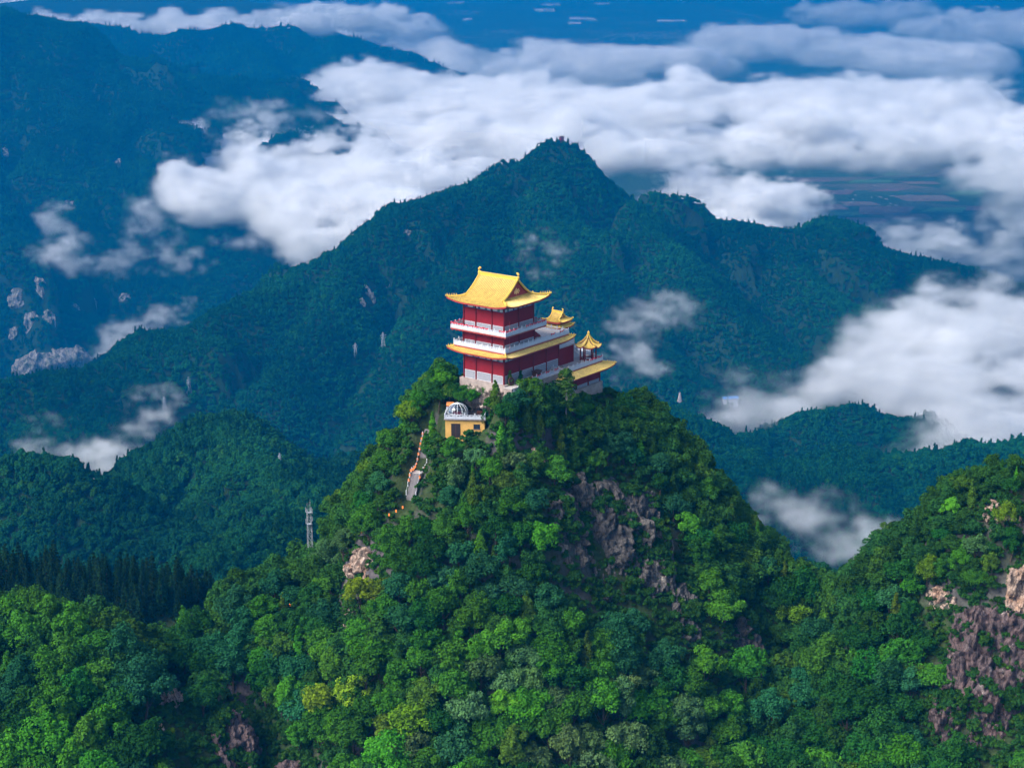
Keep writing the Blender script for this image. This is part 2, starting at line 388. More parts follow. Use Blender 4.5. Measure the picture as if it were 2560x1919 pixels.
# the plain
t = NT("plain"); g = t.n("ShaderNodeNewGeometry").outputs["Position"]
vo = t.n("ShaderNodeTexVoronoi"); vo.inputs["Scale"].default_value = 0.0045
mp = t.n("ShaderNodeMapping"); mp.inputs["Scale"].default_value = (0.6, 1.7, 1); mp.inputs["Rotation"].default_value = (0, 0, 0.35); t.l(g, mp.inputs[0]); t.l(mp.outputs[0], vo.inputs["Vector"])
sep = t.n("ShaderNodeSeparateColor"); t.l(vo.outputs["Color"], sep.inputs[0])
c = t.ramp(sep.outputs[0], [(0.0, (0.03, 0.06, 0.03)), (0.5, (0.05, 0.10, 0.04)), (0.8, (0.04, 0.08, 0.03)), (0.9, (0.15, 0.12, 0.09)), (1.0, (0.09, 0.11, 0.06))])
nz = t.noise(0.0012, 5, 0.6, g)
c = t.mix(t.ramp(nz, [(0.42, (0, 0, 0)), (0.6, (1, 1, 1))]), c, (0.03, 0.07, 0.03))
M['plain'] = t.bsdf(c, 0.9, 0.1)
s = 45000.0
pl = link("ground", mesh_np("ground", [(-s, -6000, 0), (s, -6000, 0), (s, 70000, 0), (-s, 70000, 0)], [(0, 1, 2, 3)]), M['plain'])
pl["kind"] = "structure"
# ------------------------------------------------------------------ foliage prototypes
def leaf_cloud(centers, radii, n_each, size, rs, up=0.35, squash=0.85, jit=0.55):
    """leaf-sized quads over the skin of a set of puffs"""
    C = np.repeat(centers, n_each, 0); Rr = np.repeat(radii, n_each)
    d = rs.normal(size=C.shape); d /= np.linalg.norm(d, axis=1)[:, None]
    d[:, 2] = np.where((d[:, 2] < -0.3) & (rs.random(len(d)) < 0.7), -d[:, 2], d[:, 2])
    rr = Rr*(0.62 + 0.45*rs.random(len(C))**0.6)
    pos = C + d*rr[:, None]*np.array([1, 1, squash])
    nrm = d + jit*rs.normal(size=d.shape) + np.array([0, 0, up]); nrm /= np.linalg.norm(nrm, axis=1)[:, None]
    a = np.cross(nrm, rs.normal(size=d.shape)); a /= np.linalg.norm(a, axis=1)[:, None] + 1e-9
    b = np.cross(nrm, a)
    sz = size*(0.6 + 0.8*rs.random(len(C)))[:, None]
    asp = (0.55 + 0.5*rs.random(len(C)))[:, None]
    bend = nrm*sz*0.22
    v = np.stack([pos - a*sz - bend, pos - b*sz*asp*0.9 + bend*0.5, pos + a*sz - bend, pos + b*sz*asp + bend*0.5], 1).reshape(-1, 3)
    f = np.arange(len(v)).reshape(-1, 4)
    return v, f
def broadleaf(seed, W=3.6, H=3.0, base=3.0, puffs=34, n_each=85, size=0.27, low=-0.45, jit=0.55, bumpy=0.28):
    rs = np.random.default_rng(seed)
    lob = rs.normal(size=(5, 3)); cs, rd = [], []
    while len(cs) < puffs:
        d = rs.normal(size=3); d /= np.linalg.norm(d)
        if d[2] < low: continue
        bump = 1 + bumpy*sum(math.sin(2.6*np.dot(l, d)) for l in lob)/2.2
        k = bump*(0.66 + 0.34*rs.random()) if len(cs) > puffs*0.25 else 0.55*rs.random()
        r = W*(0.22 + 0.16*rs.random())
        cs.append((d[0]*(W - r*0.6)*k, d[1]*(W - r*0.6)*k, base + H*0.95 + d[2]*(H - r*0.5)*k)); rd.append(r)
    return leaf_cloud(np.array(cs), np.array(rd), n_each, size, rs, jit=jit)
def cypress(seed, W=1.5, Ht=8.5, base=0.8, n=26, n_each=80, size=0.2):
    rs = np.random.default_rng(seed); cs, rd = [], []
    for i in range(n):
        t = (i + 0.5)/n; w = W*(min(1, t*5 + .45))*(1 - t)**0.62
        a = rs.random()*6.28; cs.append((w*0.5*math.cos(a), w*0.5*math.sin(a), base + t*(Ht - base))); rd.append(max(0.22, w*0.72))
    return leaf_cloud(np.array(cs), np.array(rd), n_each, size, rs, 0.15, 1.25)
def conifer(seed, W=2.6, Ht=12.0, tiers=11, size=0.3):
    """drooping layered boughs"""
    rs = np.random.default_rng(seed); V, n = [], 0
    cs, rd = [], []
    for k in range(tiers):
        t = k/(tiers - 1.0); w = W*(1 - t)**0.85 + 0.15; z = Ht*(0.16 + 0.84*t); nb = int(9 - 4*t)
        for j in range(nb):
            a = 6.283*(j + rs.random()*0.7)/nb + k
            for q in (0.35, 0.65, 0.95):
                cs.append((math.cos(a)*w*q, math.sin(a)*w*q, z - 0.45*w*q*q + rs.normal()*0.12)); rd.append((0.5 - 0.18*q)*(1.1 - 0.5*t))
    return leaf_cloud(np.array(cs), np.array(rd), 9, size, rs, 0.5, 0.5)
def trunk_mesh(name, seed, base=3.0, H=3.0, W=3.0, r=0.22):
    rs = np.random.default_rng(seed); V, Fc = [], []
    def tube(pts, rad, k=6):
        o = len(V)
        for (p, rr) in zip(pts, rad):
            for i in range(k):
                a = 6.283*i/k; V.append((p[0] + rr*math.cos(a), p[1] + rr*math.sin(a), p[2]))
        for s_ in range(len(pts) - 1):
            for i in range(k):
                Fc.append((o + s_*k + i, o + s_*k + (i + 1) % k, o + (s_ + 1)*k + (i + 1) % k, o + (s_ + 1)*k + i))
    bx, by = rs.normal()*0.2, rs.normal()*0.2
    top = base + H*0.9
    tube([(0, 0, -1.5), (bx*0.5, by*0.5, base*0.5), (bx, by, base), (bx*1.3, by*1.3, top)], [r*1.3, r, r*0.8, r*0.3])
    for i in range(5):
        a = 6.283*(i + rs.random()*0.6)/5; z = base*(0.75 + 0.35*rs.random())
        w = W*(0.55 + 0.2*rs.random())
        tube([(bx*.8, by*.8, z), (w*0.5*math.cos(a), w*0.5*math.sin(a), z + H*0.3), (w*math.cos(a), w*math.sin(a), z + H*0.75)], [r*0.5, r*0.34, r*0.12], 5)
    me = mesh_np(name, V, Fc, True); me.materials.append(M['bark']); return me

def scatter_gn(name, pts, scl, rot, var, protos, tilt=None):
    """one wood: trees of a few kinds set on the given points"""
    me = bpy.data.meshes.new(name); n = len(pts)
    me.vertices.add(n); me.vertices.foreach_set("co", np.asarray(pts, np.float32).ravel())
    for nm, typ, arr in (("scl", 'FLOAT_VECTOR', scl), ("rot", 'FLOAT', rot), ("var", 'INT', var)):
        at = me.attributes.new(nm, typ, 'POINT')
        at.data.foreach_set("vector" if typ == 'FLOAT_VECTOR' else "value", np.asarray(arr, np.int32 if typ == 'INT' else np.float32).ravel())
    o = bpy.data.objects.new(name, me); col.objects.link(o); o["kind"] = "stuff"
    ng = bpy.data.node_groups.new(name, 'GeometryNodeTree')
    ng.interface.new_socket("Geometry", in_out='INPUT', socket_type='NodeSocketGeometry')
    ng.interface.new_socket("Geometry", in_out='OUTPUT', socket_type='NodeSocketGeometry')
    N = ng.nodes; L = ng.links
    gi = N.new("NodeGroupInput"); go = N.new("NodeGroupOutput")
    jn = N.new("GeometryNodeJoinGeometry")
    for p in protos:
        oi = N.new("GeometryNodeObjectInfo"); oi.inputs["Object"].default_value = p; oi.inputs["As Instance"].default_value = True
        L.new(oi.outputs["Geometry"], jn.inputs[0])
    m2p = N.new("GeometryNodeMeshToPoints"); L.new(gi.outputs[0], m2p.inputs[0])
    ip = N.new("GeometryNodeInstanceOnPoints"); ip.inputs["Pick Instance"].default_value = True
    L.new(m2p.outputs[0], ip.inputs["Points"]); L.new(jn.outputs[0], ip.inputs["Instance"])
    def attr(nm, typ):
        a = N.new("GeometryNodeInputNamedAttribute"); a.data_type = typ; a.inputs[0].default_value = nm
        return a.outputs[0]
    L.new(attr("var", 'INT'), ip.inputs["Instance Index"])
    cx = N.new("ShaderNodeCombineXYZ"); L.new(attr("rot", 'FLOAT'), cx.inputs[2])
    L.new(cx.outputs[0], ip.inputs["Rotation"])
    L.new(attr("scl", 'FLOAT_VECTOR'), ip.inputs["Scale"])
    L.new(ip.outputs[0], go.inputs[0])
    md = o.modifiers.new("wood", 'NODES'); md.node_group = ng
    return o
def proto(name, vf, mat):
    me = mesh_np(name, *vf, smooth=False); me.materials.append(mat)
    return bpy.data.objects.new(name, me)      # never linked: only its copies stand in the scene
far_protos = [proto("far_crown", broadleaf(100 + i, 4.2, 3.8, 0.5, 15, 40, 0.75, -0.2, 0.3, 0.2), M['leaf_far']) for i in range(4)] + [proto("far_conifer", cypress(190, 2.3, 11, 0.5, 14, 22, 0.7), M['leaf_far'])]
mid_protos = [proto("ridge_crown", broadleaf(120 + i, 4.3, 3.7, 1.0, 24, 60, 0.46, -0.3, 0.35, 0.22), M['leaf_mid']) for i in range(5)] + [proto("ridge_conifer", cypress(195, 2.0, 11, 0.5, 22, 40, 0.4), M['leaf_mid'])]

def wood(name, hill, x0, x1, y0, y1, step, protos, s=(0.75, 1.25), keep=None, seed=1, con=0.06, label=None):
    """trees on the side of a hill that can be seen, and a little way past its crest"""
    rs = np.random.default_rng(seed)
    nx, ny = int((x1 - x0)/step), int((y1 - y0)/step)
    X, Y = np.meshgrid(np.linspace(x0, x1, nx), np.linspace(y0, y1, ny))
    X = X + rs.uniform(-.5, .5, X.shape)*step; Y = Y + rs.uniform(-.5, .5, X.shape)*step
    Z = hill.hi(X, Y)
    e = step*1.5
    gx = (hill.hi(X + e, Y) - Z)/e; gy = (hill.hi(X, Y + e) - Z)/e
    # outward normal against the line of sight
    vis = -(-gx*X - gy*Y + (Z - ZC))/np.hypot(X, Y)
    pts = np.stack([X, Y, Z], -1).reshape(-1, 3); vis = vis.ravel()
    uv = proj(pts)
    m = (vis > -0.25) & (uv[:, 0] > -520) & (uv[:, 0] < 2740) & (uv[:, 1] < 1780) & (uv[:, 1] > -120) & (pts[:, 2] > 3)
    # steep faces carry more trees per plan area
    sl = np.sqrt(1 + gx.ravel()**2 + gy.ravel()**2)
    if keep is not None: m &= keep(pts, uv, rs)
    base = pts[m]; st = base[rs.random(len(base)) < np.clip((sl[m] - 1.12)*1.6, 0, 1)]        # steep faces need more trees per plan area
    st = st + np.concatenate([rs.uniform(-.6, .6, (len(st), 2))*step, np.zeros((len(st), 1))], 1); st[:, 2] = hill.hi(st[:, 0], st[:, 1])
    pts = np.concatenate([base, st]); n = len(pts)
    sc_ = rs.uniform(s[0], s[1], n)*(1 + 0.25*noise2(pts[:, 0]/(step*6), pts[:, 1]/(step*6), seed))
    S = np.stack([sc_, sc_, sc_*rs.uniform(0.85, 1.25, n)], 1)
    var = rs.integers(0, len(protos) - 1, n); var = np.where(rs.random(n) < con, len(protos) - 1, var)
    pts[:, 2] -= 1.5*sc_
    o = scatter_gn(name, pts, S, rs.uniform(0, 6.28, n), var, protos)
    if label: o["label"] = label
    print(name, n)
    return o
CRAGS_L = [(38, 645, 26, 30, "pale crag at the left edge of the left mountain"), (95, 630, 16, 38, "tall pale crag highest on the left mountain's lower slope"), (70, 700, 24, 34, "pale crag low at the left edge"), (110, 690, 14, 24, "pale crag right of the low left-edge crag"), (178, 655, 34, 22, "scree patch on the left mountain"), (265, 650, 14, 20, "small pale crag beside the valley on the left"), (255, 350, 9, 9, "tiny pale crag high on the left mountain"), (12, 330, 9, 14, "tiny pale crag at the left edge, high up"), (150, 440, 14, 9, "little pale ledge in the middle of the left mountain"), (30, 720, 14, 18, "lowest pale crag at the left edge")]
QUARRY = (120, 775, 100, 32, "long pale quarry face low on the left beside the valley road")
CRAGS_P = [(797, 640, 15, 30, "pale upright crag on the pyramid mountain left of the hall's roof"), (782, 655, 7, 14, "small crag beside the upright one on the pyramid mountain"), (838, 618, 6, 10, "tiny crag right of the upright one on the pyramid mountain"), (880, 505, 12, 9, "faint crag below the pyramid's left ridge")]
def off_crags(lst):
    def k(p, uv, rs):
        m = np.ones(len(p), bool)
        for u, v, hw, hh, _ in lst: m &= ((uv[:, 0] - u)/(hw*0.85))**2 + ((uv[:, 1] - v - 6)/(hh*0.9 + 5))**2 > 1
        return m | (rs.random(len(p)) < 0.12)
    return k
def occl(y):      # skips ground the near peaks hide
    def k(p, uv, rs):
        u, v = uv[:, 0], uv[:, 1]
        near_line = np.interp(u, [-200, 330, 560, 700, 830, 930, 970, 1320, 1440, 1560, 1650, 1900, 2000, 2080, 2300], [1330, 1330, 1230, 1200, 1050, 900, 840, 840, 920, 1060, 1180, 1240, 1100, 1020, 1010])
        return v < near_line + 150
    return k
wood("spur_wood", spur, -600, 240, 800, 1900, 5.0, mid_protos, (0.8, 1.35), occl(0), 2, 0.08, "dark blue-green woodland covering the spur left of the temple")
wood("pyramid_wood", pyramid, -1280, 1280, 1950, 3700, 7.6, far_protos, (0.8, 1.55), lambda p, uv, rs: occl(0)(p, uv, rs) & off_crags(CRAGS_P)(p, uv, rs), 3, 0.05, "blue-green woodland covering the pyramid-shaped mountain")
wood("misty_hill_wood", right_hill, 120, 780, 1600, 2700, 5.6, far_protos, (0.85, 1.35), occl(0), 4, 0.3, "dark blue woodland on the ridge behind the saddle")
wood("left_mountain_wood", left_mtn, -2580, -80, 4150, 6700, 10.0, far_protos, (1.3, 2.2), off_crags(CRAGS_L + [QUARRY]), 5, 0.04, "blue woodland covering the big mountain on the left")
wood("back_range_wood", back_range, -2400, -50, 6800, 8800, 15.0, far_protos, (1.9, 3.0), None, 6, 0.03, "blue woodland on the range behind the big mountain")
# ------------------------------------------------------------------ air
t = NT("haze_air"); pv = t.n("ShaderNodeVolumePrincipled")
HAZE_C = (0.001, 0.155, 0.41); HAZE_D = 0.00014
pv.inputs["Color"].default_value = (*HAZE_C, 1); pv.inputs["Density"].default_value = HAZE_D; pv.inputs["Density Attribute"].default_value = ""
t.l(pv.outputs[0], t.out.inputs["Volume"]); t.m.cycles.homogeneous_volume = True
hx, hy0, hy1, z0, z1 = 46000.0, -7000.0, 71000.0, -1.0, ZC + 12.0
hv = [(x, y, z) for z in (z0, z1) for y in (hy0, hy1) for x in (-hx, hx)]
hz = link("haze", mesh_np("haze", hv, [(0, 2, 3, 1), (4, 5, 7, 6), (0, 1, 5, 4), (2, 6, 7, 3), (0, 4, 6, 2), (1, 3, 7, 5)]), t.m)
tag(hz, "blue haze filling the air between the mountains", kind="stuff")

def mist_mat(name, dens, colr=(0.995, 0.996, 0.999), aniso=0.15):
    t = NT(name); pv = t.n("ShaderNodeVolumePrincipled")
    pv.inputs["Color"].default_value = (*colr, 1); pv.inputs["Density"].default_value = dens
    pv.inputs["Density Attribute"].default_value = "density"; pv.inputs["Anisotropy"].default_value = aniso
    t.l(pv.outputs[0], t.out.inputs["Volume"]); return t.m
def voxel_cloud(name, lo, hi, res, dens, mat, label):
    """a bank of mist: dens(X, Y, Z) sampled on a grid and turned into a volume"""
    lo = np.array(lo, float); hi = np.array(hi, float); nx, ny, nz = [int(r) for r in res]
    xs = np.linspace(lo[0], hi[0], nx); ys = np.linspace(lo[1], hi[1], ny); zs = np.linspace(lo[2], hi[2], nz)
    Z, Y, X = np.meshgrid(zs, ys, xs, indexing='ij')
    d = np.clip(dens(X, Y, Z), 0, None); d = np.where(d < 0.01, 0, d)
    d[0] = d[-1] = 0; d[:, 0] = d[:, -1] = 0; d[:, :, 0] = d[:, :, -1] = 0
    me = bpy.data.meshes.new(name); n = d.size
    me.vertices.add(n); me.attributes.new("dens", 'FLOAT', 'POINT').data.foreach_set("value", d.astype(np.float32).ravel())
    o = bpy.data.objects.new(name, me); col.objects.link(o); o["kind"] = "stuff"; o["label"] = label
    ng = bpy.data.node_groups.new(name, 'GeometryNodeTree')
    ng.interface.new_socket("Geometry", in_out='INPUT', socket_type='NodeSocketGeometry')
    ng.interface.new_socket("Geometry", in_out='OUTPUT', socket_type='NodeSocketGeometry')
    N = ng.nodes; L = ng.links
    gi = N.new("NodeGroupInput"); go = N.new("NodeGroupOutput"); vc = N.new("GeometryNodeVolumeCube")
    vc.inputs["Min"].default_value = lo; vc.inputs["Max"].default_value = hi
    for k, r in zip("XYZ", (nx, ny, nz)): vc.inputs["Resolution " + k].default_value = r
    sp = N.new("ShaderNodeSeparateXYZ"); L.new(N.new("GeometryNodeInputPosition").outputs[0], sp.inputs[0])
    def ma(op, a, b):
        nd = N.new("ShaderNodeMath"); nd.operation = op
        for i, x in enumerate((a, b)):
            if hasattr(x, "is_linked"): L.new(x, nd.inputs[i])
            else: nd.inputs[i].default_value = x
        return nd.outputs[0]
    ii = []
    for k, r in enumerate((nx, ny, nz)):
        ii.append(ma('FLOOR', ma('ADD', ma('MULTIPLY', ma('SUBTRACT', sp.outputs[k], float(lo[k])), (r - 1)/float(hi[k] - lo[k])), 0.5), 0.0))
    row = ma('ADD', ma('MULTIPLY', ii[2], float(ny)), ii[1])       # exact in float below 2^24
    idx = ma('ADD', ma('MULTIPLY', row, float(nx)), ii[0])
    na = N.new("GeometryNodeInputNamedAttribute"); na.data_type = 'FLOAT'; na.inputs[0].default_value = "dens"
    si = N.new("GeometryNodeSampleIndex"); si.data_type = 'FLOAT'; si.domain = 'POINT'
    L.new(gi.outputs[0], si.inputs["Geometry"]); L.new(na.outputs[0], si.inputs["Value"]); L.new(idx, si.inputs["Index"])
    L.new(si.outputs[0], vc.inputs["Density"])
    sm = N.new("GeometryNodeSetMaterial"); sm.inputs["Material"].default_value = mat
    L.new(vc.outputs[0], sm.inputs[0]); L.new(sm.outputs[0], go.inputs[0])
    md = o.modifiers.new("bank", 'NODES'); md.node_group = ng
    print(name, n, int((d > 0).sum()))
    return o

def deck_mask(X, Y, blobs, z):
    """coverage of the cloud sea; blobs are given where the photograph shows them: (u, v, ru, rv, weight)"""
    m = np.full(X.shape, -1.0)
    for u, v, ru, rv, w in blobs:
        c = PZ(u, v, z); e = PZ(u + ru, v, z); n_, f_ = PZ(u, v + rv, z), PZ(u, v - rv, z)
        rx = abs(e[0] - c[0]); y0 = 0.5*(n_[1] + f_[1]); ry = 0.5*(f_[1] - n_[1])
        q = np.sqrt(((X - Y*(c[0]/c[1]))/rx)**2 + ((Y - y0)/ry)**2)
        m = np.maximum(m, np.minimum(w*(1 - q)*1.6, 0.9*w))
    return m
def deck_density(blobs, ztop, thick, L, seed, lump=45.0, edge=0.95, amp=0.9, fluff=1.7):
    def f(X, Y, Z):
        X2, Y2 = X[0], Y[0]
        cov = deck_mask(X2, Y2, blobs, ztop - thick*0.3) + amp*(0.6*fbm2(X2/(L*2.0), Y2/(L*0.8), 6, seed, 0.62) + 0.4*fbm2(X2/(L*0.8) + Y2/(L*1.3), Y2/(L*0.25), 5, seed + 2, 0.65))
        m = sstep(0, edge, cov)
        bil = 1 - np.abs(fbm2(X2/(L*0.7) + 7, Y2/(L*0.7), 4, seed + 5, 0.5))*1.6
        top = ztop + lump*bil*np.minimum(1, m*1.2) - thick*0.55*(1 - m)
        bot = ztop - thick + 0.5*lump*fbm2(X2/L - 3, Y2/L, 3, seed + 8) + thick*0.3*(1 - m)
        n3 = fbm3(X/(L*0.34), Y/(L*0.24), Z/(L*0.13), 5, seed + 11, 0.72)
        up = sstep(0, 0.65, (top[None] + thick*0.34*n3 - Z)/thick); dn = sstep(-0.15, 0.75, (Z - bot[None] + thick*0.2*n3)/thick)
        return m[None]**2.0*up**1.5*dn*np.clip(0.8 + fluff*n3, 0, 2.2)
    return f
M['mist'] = mist_mat("mist_white", 0.08)
M['soft'] = mist_mat("mist_soft", 0.022)
M['wisp'] = mist_mat("mist_thin", 0.016)
def deck(name, blobs, ztop, thick, L, seed, vox, label, mat=M['mist'], lump=45.0, **kw):
    zz = ztop - thick*0.3; b = np.array([[*PZ(u - ru*1.35, v - rv*1.3, zz)[:2], *PZ(u + ru*1.35, v + rv*1.3, zz)[:2], *PZ(u + ru*1.35, v - rv*1.3, zz)[:2], *PZ(u - ru*1.35, v + rv*1.3, zz)[:2]] for u, v, ru, rv, w in blobs])
    xs, ys = b[:, 0::2], b[:, 1::2]; yc = ys.max()
    lo = [max(xs.min(), -0.33*yc), ys.min(), ztop - thick*1.5]; hi = [min(xs.max(), 0.33*yc), yc, ztop + lump*1.5 + thick*0.4]
    res = [(hi[0] - lo[0])/vox + 1, (hi[1] - lo[1])/vox + 1, (hi[2] - lo[2])/(vox*0.55) + 1]
    return voxel_cloud(name, lo, hi, res, deck_density(blobs, ztop, thick, L, seed, lump, **kw), mat, label)
deck("cloud_bank", [(1500, 258, 680, 78, 1.9), (1150, 245, 480, 70, 1.8), (1950, 262, 540, 76, 1.9), (850, 208, 280, 46, 1.5), (2250, 320, 220, 56, 1.3)], ZC - 655, 120, 640, 5, 21,
     "thick white bank of cloud lying across the plain behind the peak")
deck("cloud_bank", [(560, 322, 240, 42, 1.5), (740, 375, 330, 76, 1.7), (880, 335, 280, 64, 1.5), (760, 450, 240, 62, 1.4), (470, 396, 170, 26, 0.9), (960, 400, 190, 58, 1.3)], ZC - 735, 110, 420, 8, 16,
     "white cloud filling the valley between the left mountain and the pyramid peak")
deck("cloud_bank", [(760, 62, 220, 28, 1.3), (1080, 122, 330, 22, 1.3), (1420, 128, 320, 17, 1.2), (1680, 92, 240, 14, 0.9), (1960, 118, 360, 34, 1.3), (2150, 62, 240, 28, 1.2), (1830, 22, 160, 9, 0.8)], ZC - 830, 120, 900, 13, 46,
     "far thin streaks of cloud over the plain near the top", lump=60)
deck("cloud_bank", [(300, 52, 240, 7, 1.2), (520, 48, 240, 8, 1.3), (700, 44, 220, 12, 1.3), (30, 6, 90, 8, 1.0)], ZC - 620, 90, 500, 19, 36, "thin strip of cloud behind the far left ridge near the top", amp=0.6, edge=0.6, lump=50)
deck("cloud_bank", [(1650, 450, 140, 34, 0.9), (1480, 412, 110, 18, 0.7), (1560, 380, 60, 18, 0.4)], ZC - 800, 120, 330, 17, 13,
     "small white cloud resting behind the pyramid peak's right ridge")
deck("cloud_bank", [(2010, 528, 210, 22, 0.5), (2200, 430, 60, 45, 0.55), (2190, 505, 100, 26, 0.5)], ZC - 830, 90, 300, 23, 14,
     "thin drifting cloud over the fields at the right edge", mat=M['wisp'])
deck("cloud_bank", [(2130, 695, 250, 70, 1.8), (1980, 770, 360, 80, 1.7), (2150, 870, 260, 90, 1.8), (1600, 890, 260, 40, 1.4), (1840, 850, 260, 55, 1.1), (2050, 950, 220, 34, 1.3)], ZC - 690, 110, 300, 29, 12,
     "soft cloud pouring through the right-hand valley behind the saddle", mat=M['soft'], amp=1.3, edge=1.5)
def wisp(blobs, seed, vox, label, dens=1.0, L=None):
    """shreds of mist on a slope; blobs: (u, v, distance, half width px, half height px, weight)"""
    C = [(P(u, v, y), ru*y/3802, rv*y/3802, w) for u, v, y, ru, rv, w in blobs]
    lo = np.min([c - np.array([a*1.5, max(a, b)*0.9, b*1.5]) for c, a, b, w in C], 0); hi = np.max([c + np.array([a*1.5, max(a, b)*0.9, b*1.5]) for c, a, b, w in C], 0)
    L = L or 0.7*np.mean([a for c, a, b, w in C])
    def f(X, Y, Z):
        m = np.full(X.shape, -1.0)
        for c, a, b, w in C:
            m = np.maximum(m, w*(1 - np.sqrt(((X - c[0])/a)**2 + ((Y - c[1])/(0.6*max(a, b)))**2 + ((Z - c[2])/b)**2)))
        n = fbm3(X/L + 0.5*Z/L, Y/L, Z/(L*0.55), 5, seed, 0.66)
        return dens*1.5*sstep(0.0, 0.9, 0.85*m + 0.8*n - 0.02)*np.clip(0.75 + 0.8*n, 0.0, 2)*sstep(-0.5, 0.0, m)
    return voxel_cloud("mist_wisp", lo, hi, (hi - lo)/vox + 1, f, M['wisp'], label)
wisp([(118, 490, 4598, 42, 48, 0.9), (150, 545, 4565, 75, 42, 1.0), (250, 570, 4565, 70, 30, 0.8), (390, 565, 4565, 60, 30, 0.8), (310, 545, 4620, 60, 20, 0.5)], 41, 9, "shred of white mist caught on the left mountain's lower slope", 0.45)
wisp([(300, 735, 4250, 80, 50, 1.0), (365, 690, 4250, 45, 45, 0.8), (410, 670, 4250, 30, 40, 0.8), (250, 770, 4250, 60, 25, 0.7)], 43, 8, "white mist rising behind the pyramid mountain's left ridge", 0.7)
wisp([(215, 990, 1640, 120, 55, 1.0), (290, 955, 1640, 60, 45, 0.8), (90, 950, 1640, 60, 40, 0.6), (340, 890, 1700, 50, 45, 0.45)], 45, 4.5, "white mist in the notch of the dark wooded spur", 1.0)
wisp([(1180, 535, 2980, 55, 32, 0.8), (1150, 575, 2950, 45, 26, 0.7)], 47, 5, "small shred of mist on the pyramid mountain behind the hall's roof", 0.5)
wisp([(1390, 720, 2650, 75, 75, 0.9), (1440, 670, 2700, 70, 36, 0.8), (1370, 780, 2600, 60, 50, 0.7)], 49, 6, "pale mist drifting on the slope right of the six-sided pavilion", 0.55)
wisp([(1760, 1130, 1300, 130, 60, 0.95), (1860, 1170, 1250, 110, 50, 0.9), (1680, 1075, 1350, 60, 45, 0.6)], 51, 5, "white mist lying in the gap beyond the saddle", 0.8)
wisp([(740, 528, 3600, 90, 34, 0.9), (660, 560, 3600, 50, 34, 0.8), (800, 495, 3650, 50, 22, 0.7)], 53, 8, "mist spilling behind the middle of the pyramid's left ridge", 1.0)
wisp([(520, 245, 5488, 60, 26, 0.7), (590, 250, 5488, 70, 26, 0.7), (660, 250, 5432, 50, 16, 0.6)], 55, 11, "thin mist on the left mountain's farther spur", 0.3)
wisp([(330, 480, 4750, 55, 55, 0.6), (440, 445, 4750, 50, 25, 0.6), (560, 510, 4620, 80, 20, 0.6)], 57, 10, "faint mist below the valley cloud on the left mountain", 0.45)
# ------------------------------------------------------------------ rock faces
M['rock_grey'] = rock_mat("slate_rock", ((0.016, 0.015, 0.015), (0.10, 0.092, 0.088), (0.36, 0.32, 0.28), (0.07, 0.064, 0.064)))
M['rock_purple'] = rock_mat("purple_rock", ((0.02, 0.014, 0.018), (0.095, 0.070, 0.072), (0.40, 0.34, 0.32), (0.13, 0.085, 0.082)))
M['rock_tan'] = rock_mat("tan_rock", ((0.05, 0.035, 0.03), (0.36, 0.27, 0.22), (0.52, 0.45, 0.40), (0.30, 0.18, 0.12)))
M['rock_far'] = rock_mat("far_rock", ((0.05, 0.06, 0.05), (0.26, 0.24, 0.23), (0.45, 0.42, 0.4), (0.06, 0.09, 0.05)), 0.05, 0.05)
ROCKV = []
def facet(x, z, sx, sz, seed):
    """tilted flat facets with sharp joints"""
    px, pz = x/sx, z/sz; ix, iz = np.floor(px), np.floor(pz); best = np.full(x.shape, 1e9); val = np.zeros(x.shape); zero = np.zeros_like(ix)
    for a in (-1, 0, 1):
        for b in (-1, 0, 1):
            cx_, cz_ = ix + a, iz + b
            qx = cx_ + 0.5 + 0.45*_hash(cx_, cz_, zero, seed); qz = cz_ + 0.5 + 0.45*_hash(cx_, cz_, zero, seed + 1)
            d = (px - qx)**2 + (pz - qz)**2; m = d < best
            v = _hash(cx_, cz_, zero, seed + 2) + 0.9*_hash(cx_, cz_, zero, seed + 3)*(px - qx) + 0.6*_hash(cx_, cz_, zero, seed + 4)*(pz - qz)
            best = np.where(m, d, best); val = np.where(m, v, val)
    return val
